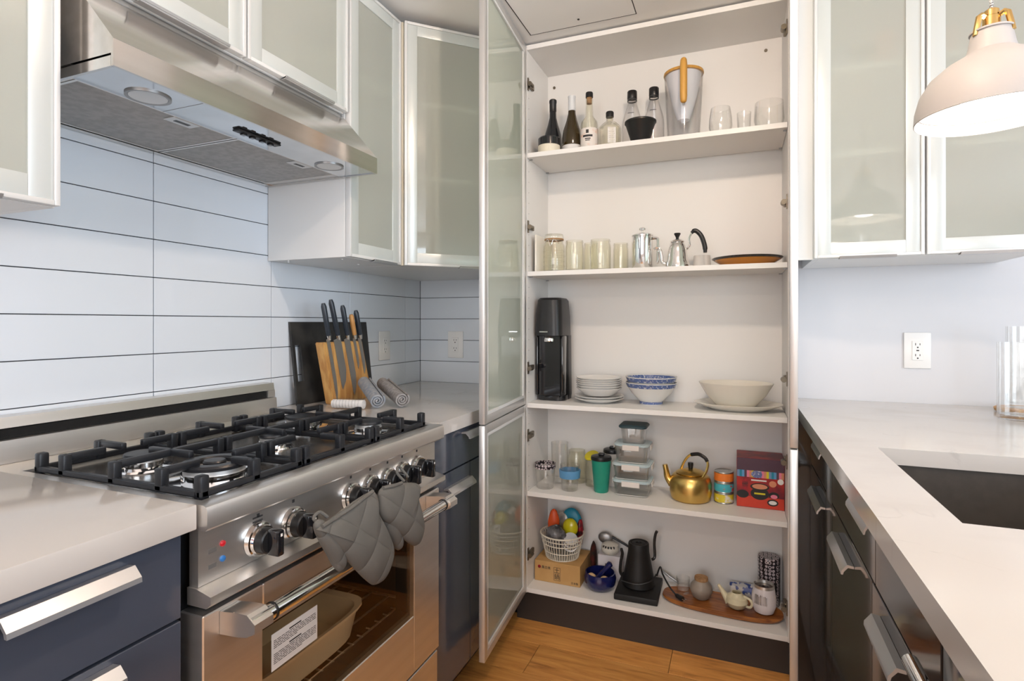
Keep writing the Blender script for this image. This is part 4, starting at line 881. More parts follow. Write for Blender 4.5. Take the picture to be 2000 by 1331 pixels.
def cont(label, z, w, d, h, lid=True, tilt=0.0):
    t = T('food_container', label, 'container', (1.056, 2.185, z), tilt, 'stacked glass containers')
    g = B(); rings = []
    secs = [(rrect(w*0.88, d*0.86, 0.016), 0.0), (rrect(w*0.92, d*0.90, 0.016), 0.004), (rrect(w, d, 0.018), h), (rrect(w-0.003, d-0.003, 0.017), h), (rrect(w*0.92-0.004, d*0.90-0.004, 0.014), 0.007)]
    loft(g, secs); t.p('glass_dish', g, 'clear_glass')
    t.p('rim_edge', tube(B(), [(x, y, h) for x, y in rrect(w-0.001, d-0.001, 0.018)], 0.0012, 6, closed=True), 'lid_pale'); t.p('base_edge', tube(B(), [(x, y, 0.004) for x, y in rrect(w*0.91, d*0.89, 0.016)], 0.0011, 6, closed=True), 'vessel_white')
    if lid:
        l = t.p('lid', loft(B(), [(rrect(w+0.003, d+0.003, 0.019), h+0.0015), (rrect(w+0.004, d+0.004, 0.019), h+0.006), (rrect(w-0.004, d-0.004, 0.016), h+0.0085)]), 'lid_pale')
        t.p('clip', box(B(), -w*0.5, w*0.5, -d-0.0085, -d-0.0045, h-0.014, h+0.006, 0.0015, 1), 'frost_plastic', l)
        for s in (-1, 1): t.p('clip', box(B(), s*(w+0.0065)-0.002, s*(w+0.0065)+0.002, -d*0.5, d*0.5, h-0.014, h+0.006, 0.0015, 1), 'frost_plastic', l)
    return t
cont('bottom rectangular glass container of the stack with pale blue lid', S4+0.0004, 0.068, 0.056, 0.052)
cont('second glass container from the bottom with pale blue lid', S4+0.0614, 0.068, 0.056, 0.054)
cont('open-clip square glass container third in the stack', S4+0.1245, 0.063, 0.054, 0.066)
t = T('food_container', 'upside-down tall glass container with a dark slate lid, topmost of its stack', 'container', (1.060, 2.185, S4+0.1995), 0.0, 'stacked glass containers')
t.p('glass_dish', loft(B(), [(rrect(0.040, 0.040, 0.014), 0.0), (rrect(0.045, 0.045, 0.014), 0.058), (rrect(0.042, 0.042, 0.013), 0.058), (rrect(0.037, 0.037, 0.012), 0.004)]), 'clear_glass')
t.p('lid', loft(B(), [(rrect(0.050, 0.050, 0.018), 0.0582), (rrect(0.053, 0.053, 0.018), 0.061), (rrect(0.053, 0.053, 0.018), 0.066), (rrect(0.048, 0.048, 0.016), 0.071)]), 'lid_slate')
# golden kettle
t = T('tea_kettle', 'golden aluminium tea kettle with a black grip', 'kettle', (1.268, 2.190, S4+0.0004), 0.0)
t.p('body', lathe(B(), [(0, 0), (0.062, 0), (0.070, 0.006), (0.0755, 0.030), (0.0755, 0.062), (0.070, 0.084), (0.060, 0.094), (0.052, 0.097), (0, 0.097)], (0, 0, 0), 48), 'gold')
t.p('lid', lathe(B(), [(0, 0.0975), (0.052, 0.0975), (0.054, 0.100), (0.046, 0.106), (0.020, 0.114), (0, 0.115)], (0, 0, 0), 40), 'gold')
t.p('lid_knob', lathe(B(), [(0, 0.1155), (0.008, 0.1155), (0.010, 0.130), (0.0095, 0.137), (0, 0.138)], (0, 0, 0), 20), 'black')
t.p('spout', tube(B(), spline([(-0.066, 0, 0.052), (-0.083, -0.002, 0.075), (-0.088, -0.004, 0.100), (-0.093, -0.004, 0.122)], 5), [0.018, .0165, .0155, .0145, .0135, .0125, .012, .0115, .011, .0105, .0102, .010, .0098, .0096, .0094, .0092], 12), 'gold')
ht = t.p('handle', tube(B(), spline([(-0.035, 0.005, 0.108), (-0.022, 0.004, 0.140), (0.0, 0, 0.166), (0.032, -0.01, 0.172), (0.060, -0.02, 0.150), (0.058, -0.03, 0.120), (0.044, -0.035, 0.094)], 4), 0.0045, 8), 'gold')
t.p('grip', tube(B(), spline([(0.002, 0, 0.1665), (0.018, -0.005, 0.171), (0.032, -0.01, 0.172), (0.052, -0.017, 0.162), (0.060, -0.02, 0.150)], 4), 0.0068, 10), 'black', ht)
# three cans
for i, (mm, lb) in enumerate((('can_yellow', 'yellow food tin, bottom of the stack of three'), ('can_blue', 'turquoise food tin, middle of the stack of three'), ('can_orange', 'orange food tin, top of the stack of three'))):
    t = T('food_tin', lb, 'can', (1.384, 2.205, S4+0.0004+0.0382*i), 0.7*i, 'stacked food tins')
    t.p('can', lathe(B(), [(0, 0.001), (0.033, 0.0), (0.0345, 0.002), (0.0335, 0.004), (0.0335, 0.0335), (0.0345, 0.0355), (0.0335, 0.038), (0.031, 0.036), (0, 0.036)], (0, 0, 0), 36), 'tin_grey')
    t.p('paper_wrap', lathe(B(), [(0.0336, 0.005), (0.0341, 0.005), (0.0341, 0.033), (0.0336, 0.033)], (0, 0, 0), 36), mm)
# boxed fondue set
t = T('boxed_cookware', 'red printed cookware box with a colourful stripe band', 'box', (1.505, 2.24, S4+0.0004))
x0, x1, yf, zb = 1.428, 1.5835, 2.172, S4+0.0004
bxp = t.p('carton', box(B(), x0, x1, yf, 2.298, zb, zb+0.176, 0.001, 1), 'box_red')
def decal(m, a, b, c, d, off=0.0004): t.p('print', box(B(), x0+a, x0+b, yf-off, yf-off+0.0002, zb+c, zb+d), m, bxp)
decal('box_plum', 0.001, 0.1545, 0.132, 0.1755)
cols = ['denim', 'teal_blue', 'sky_band', 'box_plum', 'pink', 'salmon', 'yellow', 'teal_cup', 'teal_blue', 'porcelain_blue', 'pink', 'salmon', 'yellow', 'denim', 'teal_blue', 'sky_band', 'box_plum', 'pink', 'salmon']
for i, c in enumerate(cols): decal(c, 0.0015+i*0.00802, 0.0015+(i+1)*0.00802, 0.108, 0.132)
decal('box_red2', 0.001, 0.1545, 0.001, 0.040)
decal('paper', 0.048, 0.098, 0.096, 0.101, 0.0008)
def disc(m, cx, cz, rx, rz_, off=0.0008): 
    bm = B(); prism(bm, [(x0+cx+rx*math.cos(2*math.pi*i/28), zb+cz+rz_*math.sin(2*math.pi*i/28)) for i in range(28)], 'y', yf-off, yf-off+0.0002); t.p('print', bm, m, bxp)
disc('porcelain_blue', 0.066, 0.120, 0.018, 0.013, 0.0012)
disc('black', 0.076, 0.052, 0.030, 0.022); disc('black', 0.076, 0.076, 0.031, 0.013, 0.0010); disc('salmon', 0.076, 0.077, 0.025, 0.009, 0.0012); decal('yellow', 0.058, 0.094, 0.049, 0.055, 0.0012)
disc('black', 0.122, 0.050, 0.017, 0.012); disc('pink', 0.122, 0.046, 0.011, 0.007, 0.0012); disc('black', 0.118, 0.024, 0.018, 0.012); disc('vessel_white', 0.118, 0.024, 0.013, 0.007, 0.0012)
disc('salmon', 0.118, 0.090, 0.012, 0.011, 0.0010); disc('vessel_white', 0.143, 0.100, 0.010, 0.010, 0.0012); disc('black', 0.020, 0.046, 0.020, 0.014); disc('crimson', 0.028, 0.085, 0.010, 0.022, 0.0010)
# bottom shelf
t = T('cardboard_box', 'kraft cardboard box with dark printed lettering under the basket', 'box', (0.767, 2.205, S0+0.0004))
cbx = t.p('carton', box(B(), 0.672, 0.860, 2.126, 2.296, S0+0.0004, S0+0.082, 0.001, 1), 'card')
pr = B(); cyl(pr, (0.692, 2.1254, S0+0.058), (0.692, 2.1258, S0+0.058), 0.0065, 18); t.p('seal_mark', pr, 'crimson', cbx)
pr = B(); frame4(pr, 0.752, 0.780, S0+0.012, S0+0.064, 0.001, 2.1254, 2.1258); t.p('print_frame', pr, 'ink', cbx)
for txt, sz, lx, lz in (('土', 0.024, 0.766, S0+0.050), ('鍋', 0.024, 0.766, S0+0.026), ('萬古焼', 0.0125, 0.720, S0+0.057), ('日本製', 0.010, 0.838, S0+0.012)):
    text_mesh(txt, sz, 'ink', 'lettering', cbx, (lx-0.767, 2.1256-2.205, lz-(S0+0.0004)), (R(90), 0, 0))
# basket
BX, BY, BZ = 0.764, 2.205, S0+0.0826
t = T('plastic_basket', 'white slatted plastic basket on the cardboard box', 'basket', (BX, BY, BZ), 0.0)
bk = B(); n = 44; H = 0.095
rr_ = lambda z: 0.066+0.022*z/H
for i in range(n):
    a = 2*math.pi*i/n
    tube(bk, [(rr_(z)*math.cos(a), rr_(z)*math.sin(a), z) for z in (0.003, H*0.5, H)], 0.0014, 5)
t.p('slats', bk, 'basket_white', kind='stuff')
for z, r in ((0.002, 0.0022), (0.030, 0.0020), (0.060, 0.0020), (0.078, 0.0018), (H, 0.0032)):
    t.p('hoop', tube(B(), [(rr_(z)*math.cos(a*math.pi/24), rr_(z)*math.sin(a*math.pi/24), z) for a in range(48)], r, 6, closed=True), 'basket_white')
t.p('bottom', lathe(B(), [(0, 0), (0.066, 0), (0.066, 0.003), (0, 0.003)], (0, 0, 0), 36), 'basket_white')
def lump(bm, c, rx, ry, rz_, seed, amp=0.25, n=14, m=10):
    rn = random.Random(seed); ph = [rn.uniform(0, 6.28) for _ in range(8)]
    rings = []
    for j in range(m+1):
        th = math.pi*j/m; ring = []
        for i in range(n):
            a = 2*math.pi*i/n
            k_ = 1+amp*(0.5*math.sin(3*a+ph[0]+2*th)+0.4*math.sin(5*a+ph[1]-3*th)+0.3*math.sin(4*th+ph[2]))
            ring.append(bm.verts.new((c[0]+rx*k_*math.sin(th)*math.cos(a), c[1]+ry*k_*math.sin(th)*math.sin(a), c[2]+rz_*(1+amp*0.3*math.sin(2*a+ph[3]))*math.cos(th))))
        rings.append(ring)
    for a, b in zip(rings, rings[1:]):
        for i in range(n): bm.faces.new((a[i], a[(i+1) % n], b[(i+1) % n], b[i]))
    bmesh.ops.remove_doubles(bm, verts=bm.verts, dist=1e-4); return bm
solo('plastic_bag', lump(B(), (BX-0.020, BY-0.032, BZ+0.080), 0.043, 0.034, 0.052, 5, 0.20, 22, 14), 'plastic_grey', 'crumpled dark grey plastic bag in the basket', 'bag', (BX-0.02, BY-0.03, BZ+0.02), angle=25)
t = T('foil_lids', 'stack of shiny lids leaning in the basket beside the grey bag', 'lid', (BX+0.043, BY-0.024, BZ+0.050))
for i in range(5):
    bm = lathe(B(), [(0, 0), (0.027, 0), (0.0285, 0.0015), (0.027, 0.003), (0, 0.003)], (0, 0, 0), 24)
    o = t.p('lid', bm, ('foil_white', 'foil_pack')[i % 2]); 
    for v in o.data.vertices: v.co += Vector((BX+0.043, BY-0.024, BZ+0.050))
    o.location = (0.000, 0.003*i-0.012, 0.010+0.0055*i); o.rotation_euler = (R(34), R(20), 0)
t = T('party_pack', 'bag of orange, teal and yellow plastic pieces at the rear of the basket', 'toy pack', (BX, BY+0.035, BZ+0.02))
t.p('orange_piece', lump(B(), (BX-0.048, BY+0.036, BZ+0.112), 0.024, 0.016, 0.060, 2, 0.14), 'orange_red', angle=60)
t.p('teal_piece', lump(B(), (BX+0.026, BY+0.050, BZ+0.124), 0.046, 0.015, 0.058, 4, 0.08), 'teal_blue', angle=60)
t.p('yellow_ball', lump(B(), (BX+0.030, BY+0.016, BZ+0.114), 0.032, 0.020, 0.037, 9, 0.03, 20, 14), 'lime', angle=80)
t.p('dark_wrap', lump(B(), (BX-0.006, BY+0.046, BZ+0.105), 0.040, 0.013, 0.060, 12, 0.16), 'foil_pack', angle=25)
t.p('crimson_wrap', lump(B(), (BX+0.064, BY+0.044, BZ+0.088), 0.014, 0.016, 0.056, 15, 0.12), 'crimson', angle=30)
# mortar and pestle
lt('mortar', 'cobalt-blue ceramic mortar next to the cardboard box', 'mortar', 0.932, 2.160, S0, [('bowl', [(0, 0.002), (0.040, 0), (0.048, 0.004), (0.060, 0.022), (0.0625, 0.045), (0.058, 0.062), (0.054, 0.063), (0.056, 0.045), (0.050, 0.020), (0, 0.012)], 'cobalt')])
solo('pestle', tube(B(), [(0.900+0.010, 2.150, S0+0.026), (0.918, 2.152, S0+0.034), (0.950, 2.158, S0+0.072), (0.962, 2.160, S0+0.087), (0.972, 2.162, S0+0.099), (0.975, 2.1625, S0+0.102)], [0.010, 0.011, 0.0085, 0.0115, 0.012, 0.006], 14), 'cobalt', 'glossy blue pestle leaning in the mortar', 'pestle', (0.93, 2.155, S0+0.03))
solo('garlic_clove', lump(B(), (0.902, 2.142, S0+0.047), 0.017, 0.014, 0.012, 3, 0.12), 'garlic', 'tan garlic piece in the mortar left of the pestle', 'garlic', (0.902, 2.142, S0+0.036), 'garlic in the mortar')
solo('garlic_clove', lump(B(), (0.955, 2.137, S0+0.045), 0.019, 0.014, 0.012, 8, 0.15), 'garlic', 'tan garlic heap in the mortar right of the pestle', 'garlic', (0.955, 2.137, S0+0.034), 'garlic in the mortar')
# white box with a small pot, dark packet, tongs
t = T('small_carton', 'small white carton behind the blue mortar', 'box', (0.951, 2.264, S0+0.0004))
sc = t.p('carton', box(B(), 0.905, 0.998, 2.235, 2.296, S0+0.0004, S0+0.098, 0.001, 1), 'lilac_white')
pr = B(); [box(pr, 0.935+i*0.006, 0.938+i*0.006, 2.2346, 2.2349, S0+0.058-(i % 3)*0.003, S0+0.066) for i in range(5)]; t.p('print', pr, 'ink', sc)
t = T('sugar_pot', 'round off-white pot with black square teeth pattern on the white carton', 'pot', (0.950, 2.258, S0+0.0988), 0.0)
t.p('pot_body', lathe(B(), [(0, 0), (0.022, 0), (0.034, 0.012), (0.036, 0.022), (0.034, 0.028), (0, 0.028)], (0, 0, 0), 32), 'bone')
ld = t.p('lid', lathe(B(), [(0, 0.0285), (0.0345, 0.0285), (0.033, 0.036), (0.022, 0.044), (0, 0.047)], (0, 0, 0), 32), 'bone')
for i in range(5):
    a = R(232+i*19); t.p('black_square', box(B(), 0.0325*math.cos(a)-0.0038, 0.0325*math.cos(a)+0.0038, 0.0325*math.sin(a)-0.002, 0.0325*math.sin(a)+0.002, 0.030, 0.0385, 0.0008, 1), 'ink', ld)
solo('snack_pouch', lump(B(), (0.881, 2.262, S0+0.072), 0.013, 0.030, 0.066, 21, 0.10), 'brown_pouch', 'dark reddish-brown pouch squeezed between basket and white carton', 'pouch', (0.880, 2.262, S0), angle=30)
t = T('serving_ladle', 'dark-handled metal ladle lying across the back of the bottom shelf', 'ladle', (0.96, 2.29, S0+0.10))
t.p('bowl', lump(B(), (0.925, 2.285, S0+0.150), 0.030, 0.012, 0.024, 30, 0.02, 18, 12), 'steel_dark', angle=70)
t.p('handle', tube(B(), [(0.95, 2.290, S0+0.156), (1.04, 2.303, S0+0.110), (1.10, 2.306, S0+0.070)], [0.005, 0.0045, 0.005], 8), 'black')
# electric kettle on its base
t = T('kettle_stand', 'square black power stand with a cord under the black kettle', 'kettle stand', (1.078, 2.184, S0+0.0004), R(1.5))
t.p('plate', box(B(), -0.080, 0.080, -0.098, 0.098, 0.0, 0.024, 0.004), 'black_matte'); t.p('socket_ring', lathe(B(), [(0, 0.0242), (0.020, 0.0242), (0.022, 0.0248), (0.020, 0.0252), (0, 0.0252)], (0, 0.012, 0), 20), 'black')
crd = t.p('power_cord', tube(B(), spline([(0.060, 0.070, 0.040), (0.075, 0.050, 0.085), (0.090, 0.0, 0.078), (0.118, -0.030, 0.048), (0.140, -0.042, 0.030)], 6), 0.0032, 8), 'black')
pg = t.p('plug', tube(B(), [(0.138, -0.041, 0.031), (0.146, -0.045, 0.028), (0.160, -0.054, 0.026), (0.166, -0.058, 0.026)], [0.004, 0.0085, 0.0095, 0.009], 10), 'black')
pr = B(); tube(pr, [(0.164, -0.063, 0.026), (0.173, -0.069, 0.0255)], 0.0016, 6); tube(pr, [(0.170, -0.056, 0.026), (0.179, -0.062, 0.0255)], 0.0016, 6); t.p('plug_prongs', pr, 'chrome', pg)
t.p('cord_loop', tube(B(), spline([(-0.06, -0.062, 0.060), (0.0, -0.071, 0.058), (0.05, -0.055, 0.070), (0.068, -0.02, 0.085)], 6), 0.0028, 8), 'black')
t = T('electric_kettle', 'matte black gooseneck electric kettle', 'kettle', (1.076, 2.190, S0+0.0258), 0.0)
t.p('body', lathe(B(), [(0, 0), (0.058, 0), (0.062, 0.004), (0.058, 0.030), (0.048, 0.085), (0.040, 0.130), (0.039, 0.158), (0.037, 0.162), (0.030, 0.160), (0.028, 0.155), (0, 0.155)], (0, 0, 0), 44), 'black_matte')
t.p('lid', lathe(B(), [(0, 0.1555), (0.0275, 0.1555), (0.0275, 0.160), (0.012, 0.161), (0.010, 0.157), (0, 0.157)], (0, 0, 0), 32), 'black_matte')
t.p('spout', tube(B(), spline([(-0.055, -0.01, 0.022), (-0.068, -0.015, 0.040), (-0.066, -0.018, 0.080), (-0.060, -0.018, 0.115), (-0.064, -0.018, 0.135)], 5), 0.0055, 10), 'black_matte')
t.p('handle', tube(B(), spline([(0.046, 0.03, 0.090), (0.056, 0.038, 0.100), (0.054, 0.040, 0.150), (0.058, 0.040, 0.185), (0.064, 0.040, 0.200)], 5), 0.0055, 8), 'black')
solo('whisk_tongs', tube(B(), [(1.150, 2.290, S0+0.052), (1.185, 2.280, S0+0.034), (1.215, 2.276, S0+0.020)], [0.003, 0.006, 0.004], 8), 'steel_dark', 'dark metal tongs end resting behind the kettle cord', 'tongs', (1.18, 2.283, S0))
# wooden tray and what stands on it
TZ = S0+0.0004
def superell(bm, n=2.7):
    for v in bm.verts:
        x, y = v.co.x/0.207, v.co.y/0.078; r = math.hypot(x, y)
        if r > 1e-6:
            c, q = abs(x)/r, abs(y)/r; k = (c**n+q**n)**(-1/n); v.co.x *= k; v.co.y *= k
    return bm
solo('serving_board', superell(lathe(B(), [(0, 0), (0.90, 0), (0.97, 0.004), (1.0, 0.012), (0.99, 0.0175), (0.95, 0.0185), (0.92, 0.0165), (0, 0.0155)], (0, 0, 0), 56, 0.207, 0.078)), 'tray_wood', 'oval reddish wooden serving board on the bottom shelf', 'board', (1.374, 2.176, TZ), rz=R(-4), local=True)
TT = TZ+0.0158
t = lt('shot_glass', 'small cut-crystal glass on the wooden board', 'glass', 1.240, 2.205, TT, [('cup', vessel(0.0255, 0.058, 0.002, 0.023, 0.012), 'clear_glass')])
t.p('cut_pattern', tube(B(), [(0.0255*math.cos(a*math.pi/15), 0.0255*math.sin(a*math.pi/15), 0.022+0.004*(a % 2)) for a in range(30)], 0.0008, 5, closed=True), 'clear_glass')
t = lt('storage_jar', 'round brown-grey stoneware jar with a cork lid', 'jar', 1.306, 2.186, TT, [('jar_body', [(0, 0), (0.022, 0), (0.030, 0.006), (0.040, 0.030), (0.038, 0.048), (0.026, 0.062), (0.023, 0.066), (0.0215, 0.066), (0.0215, 0.060), (0, 0.060)], 'stoneware'), ('cork_lid', [(0, 0.0605), (0.021, 0.0605), (0.0245, 0.070), (0.0235, 0.078), (0, 0.079)], 'cork')])
t = lt('neti_pot', 'pale yellow neti pot with a long spout', 'pot', 1.428, 2.158, TT, [('body', [(0, 0), (0.018, 0), (0.028, 0.006), (0.038, 0.024), (0.035, 0.040), (0.020, 0.050), (0.017, 0.056), (0.0155, 0.056), (0.018, 0.049), (0.032, 0.038), (0, 0.030)], 'neti')])
t.p('spout', tube(B(), spline([(-0.024, 0, 0.020), (-0.040, 0.004, 0.038), (-0.052, 0.006, 0.056), (-0.062, 0.007, 0.070)], 5), [.018, .0165, .015, .0135, .012, .011, .010, .0092, .0085, .008, .0075, .007, .0065, .006, .0055, .005], 12), 'neti')
t.p('handle', tube(B(), spline([(0.022, -0.006, 0.046), (0.042, -0.012, 0.042), (0.050, -0.014, 0.028), (0.044, -0.012, 0.014), (0.030, -0.008, 0.014)], 5), 0.0045, 8), 'neti')
t = lt('wine_tumbler', 'white insulated stemless tumbler with a printed drawing', 'tumbler', 1.517, 2.160, TT, [('shell', [(0, 0), (0.022, 0), (0.032, 0.006), (0.041, 0.032), (0.040, 0.060), (0.0345, 0.090), (0, 0.090)], 'lilac_white'), ('steel_rim', [(0.0335, 0.0905), (0.0348, 0.0905), (0.034, 0.100), (0.0325, 0.100), (0.0315, 0.0905)], 'steel')])
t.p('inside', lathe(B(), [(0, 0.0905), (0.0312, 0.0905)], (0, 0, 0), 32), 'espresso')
dp = B(); rn = random.Random(5)
for i in range(9):
    a0 = 222+i*7.0; lathe(dp, [(0.0414, 0.040), (0.0416, 0.040), (0.0402, 0.068+0.006*rn.random()), (0.0398, 0.068)], (0, 0, 0), 3, arc=(R(a0), R(a0+rn.uniform(2.0, 5.0))))
t.p('printed_drawing', dp, 'foil_pack')
t = T('fallen_cup', 'blue and white patterned cup lying on its side behind the neti pot', 'cup', (1.448, 2.283, S0+0.0275), 0.0)
cu = lathe(B(), [(0, -0.045), (0.022, -0.045), (0.0262, -0.040), (0.0268, 0.045), (0.0245, 0.045), (0.0235, -0.038), (0, -0.040)], (0, 0, 0), 32)
for v in cu.verts: v.co = Vector((v.co.z, v.co.x, v.co.y))
t.p('cup', cu, 'blue_print')
t = lt('patterned_tin', 'tall black tin with white blossom pattern in the corner of the bottom shelf', 'tin', 1.5385, 2.272, S0, [('canister', [(0, 0), (0.036, 0), (0.037, 0.002), (0.037, 0.150), (0, 0.150)], 'tin_pattern'), ('lid', [(0, 0.1505), (0.0376, 0.1505), (0.0376, 0.172), (0.036, 0.175), (0, 0.175)], 'tin_pattern')])

# ------------------------------------------------------------------ on the left counter
C0 = CT+0.0004
t = T('cutting_board', 'black slate-look cutting board leaning on the tiled wall', 'cutting board', (0.03, 1.70, C0))
bm = B(); frame_pts = (1.492, 1.915, C0, C0+0.286)
y0, y1, z0, z1 = frame_pts; sy0, sy1, sz0, sz1 = 1.504, 1.532, C0+0.080, C0+0.205
for a in ((y0, sy0, z0, z1), (sy1, y1, z0, z1), (sy0, sy1, z0, sz0), (sy0, sy1, sz1, z1)): box(bm, 0.0, 0.009, *a)
bmesh.ops.remove_doubles(bm, verts=bm.verts, dist=1e-5)
for v in bm.verts: v.co.x += 0.001 + 0.034*(1-(v.co.z-C0)/0.286)
t.p('board', bm, 'slate')
# knife block, a slanted slab with magnetic front
KX0, KX1, KH = 0.102, 0.140, 0.216
def kp(f, s, bot=(1.560, 1.778), top=(1.507, 1.716)):
    """f along the top edge, s height fraction from the base"""
    yb = bot[0]+(bot[1]-bot[0])*f; yt = top[0]+(top[1]-top[0])*f
    return yb+(yt-yb)*s, C0+KH*s
t = T('knife_block', 'slanted oak magnetic knife block in front of the black board', 'knife block', (0.12, 1.65, C0))
bm = B(); prism(bm, [kp(0, 0), kp(1, 0), kp(1, 1), kp(0, 1)], 'x', KX0, KX1)
bmesh.ops.bevel(bm, geom=bm.edges[:], offset=0.003, segments=2, affect='EDGES')
t.p('block', bm, 'knife_wood')
def knife(label, f, wd, s_tip, bul, hm, hl, x=KX1+0.0006, lean=0.0):
    y0_, z0_ = kp(f, 1.0)
    t = T('kitchen_knife', label, 'knife', (x, y0_, z0_), None, 'knives on the block')
    ax = Vector((0, kp(f, 0)[0]-kp(f, 1)[0], -KH)).normalized(); sd = Vector((0, ax.z, -ax.y))*-1
    o = Vector((x, y0_, z0_)); Lb = KH*(1-s_tip)
    def at(d, w): q = o+ax*d+sd*w; return (q.y, q.z)
    bm = B(); prism(bm, [at(-0.012, -wd*0.5), at(-0.012, wd*0.4), at(Lb*0.62, wd*0.42), at(Lb*0.86, wd*0.15), at(Lb, -wd*0.42), at(Lb*0.9, -wd*0.5)], 'x', x, x+0.0022)
    t.p('blade', bm, 'blade')
    hx_ = x+0.006
    def at3(d, w): q = o+ax*d+sd*w; return (hx_, q.y, q.z)
    t.p('bolster', tube(B(), [at3(-0.008, 0), at3(-0.024, 0)], [0.0055, 0.0075], 12), 'chrome')
    hb = B(); tube(hb, [at3(-0.0245, 0), at3(-0.06, lean*0.3), at3(-0.024-hl*0.9, lean), at3(-0.024-hl, lean)], [0.0078, 0.0088, 0.0092, 0.006], 12); t.p('handle', hb, hm)
knife('knife with a steel-capped navy handle at the outer edge of the block', 0.11, 0.017, 0.03, 0, 'navy_handle', 0.112)
knife('broad chef knife with a hooked navy handle', 0.34, 0.040, 0.22, 0, 'navy_handle', 0.128, lean=-0.006)
knife('bread knife with a straight navy handle beside the chef knife', 0.585, 0.032, 0.08, 0, 'navy_handle', 0.108)
knife('small paring knife with an orange wooden handle', 0.775, 0.014, 0.52, 0, 'knife_wood', 0.076)
knife('utility knife with a navy handle at the wall side of the block', 0.925, 0.018, 0.42, 0, 'navy_handle', 0.092)
# rolled towels
def roll(name, label, a, b, rad, m, turns=4, stripe=None, group='rolled towels'):
    a, b = Vector(a), Vector(b); d = (b-a); L_ = d.length; d.normalize(); u = d.cross(Vector((0, 0, 1))).normalized(); v = u.cross(d)
    t = T(name, label, 'towel', tuple(a - Vector((0, 0, rad))), None, group)
    N = 26*turns; th = rad/turns*0.92
    bm = B(); prev = None
    for i in range(N+1):
        ph = 2*math.pi*turns*i/N + 0.7; r1 = 0.004+(rad-0.004)*i/N; r0 = max(r1-th*0.66, 0.001)
        c = u*math.cos(ph)+v*math.sin(ph)
        q = [bm.verts.new(a+c*r0), bm.verts.new(a+c*r1+d*0.001), bm.verts.new(b+c*r1), bm.verts.new(b+c*r0)]
        if prev:
            for k_ in range(4): bm.faces.new((prev[k_], prev[(k_+1) % 4], q[(k_+1) % 4], q[k_]))
        else: bm.faces.new(q[::-1])
        prev = q
    bm.faces.new(prev)
    t.p('cloth', bm, m, angle=50)
    if stripe:
        for k_ in range(9):
            p0 = a+d*(L_*(0.08+0.1*k_)); pts = [p0+(u*math.cos(q*math.pi/12)+v*math.sin(q*math.pi/12))*(rad+0.0002) for q in range(24)]
            t.p('stripe', tube(B(), pts, 0.0004, 5, closed=True), stripe)
    return t
roll('rolled_towel', 'white rolled towel with thin grey stripes at the foot of the knife block', (0.192, 1.492, C0+0.0172), (0.300, 1.512, C0+0.0172), 0.0168, 'terry_white', 3, 'steel_dark')
roll('rolled_towel', 'blue-grey rolled towel propped on the knife block with its spiral end forward', (0.340, 1.530, C0+0.0275), (0.190, 1.660, C0+0.070), 0.0270, 'terry_blue', 3)
roll('rolled_towel', 'brown-grey rolled towel nearest the corner outlet', (0.400, 1.583, C0+0.0275), (0.225, 1.724, C0+0.062), 0.0270, 'terry', 3)

# ------------------------------------------------------------------ oven mitts
def mitt(label, outline, thumb, x, lx):
    ys = [p[0] for p in outline]; zs = [p[1] for p in outline]
    t = T('oven_mitt', label, 'oven mitt', (x, sum(ys)/len(ys), max(zs)), None, 'grey oven mitts')
    t.p('palm', puffy(B(), outline, x, 0.020), 'quilt', angle=80)
    t.p('thumb', puffy(B(), thumb, x-0.008, 0.016), 'quilt', angle=80)
    t.p('cuff_piping', tube(B(), [(x+0.004, *outline[0]), (x+0.008, (outline[0][0]+outline[1][0])/2, (outline[0][1]+outline[1][1])/2), (x+0.004, *outline[1])], 0.004, 8), 'quilt')
    t.p('hanging_loop', tube(B(), spline(lx, 5), 0.003, 8), 'quilt')
M1 = [(0.784, 0.84), (0.93, 0.861), (0.95, 0.814), (0.981, 0.769), (1.007, 0.716), (0.996, 0.683), (0.972, 0.666), (0.943, 0.668), (0.92, 0.683), (0.877, 0.728), (0.83, 0.78), (0.789, 0.832)]
M2 = [(0.965, 0.858), (1.033, 0.85), (1.106, 0.828), (1.101, 0.804), (1.122, 0.753), (1.13, 0.718), (1.113, 0.692), (1.088, 0.693), (1.055, 0.716), (1.002, 0.762), (0.962, 0.798), (0.954, 0.832)]
mitt('larger grey quilted oven mitt hanging before the middle knobs', M1, [(0.778, 0.840), (0.800, 0.845), (0.850, 0.780), (0.862, 0.745), (0.842, 0.735), (0.815, 0.775)], 0.752, [(0.742, 0.800, 0.838), (0.735, 0.786, 0.850), (0.736, 0.800, 0.858), (0.744, 0.812, 0.846)])
mitt('smaller grey quilted oven mitt hanging before the end knobs', M2, [(0.958, 0.835), (0.985, 0.835), (1.030, 0.760), (1.055, 0.710), (1.030, 0.705), (0.975, 0.775)], 0.752, [(0.745, 1.060, 0.846), (0.735, 1.048, 0.866), (0.730, 1.062, 0.876), (0.744, 1.078, 0.850)])

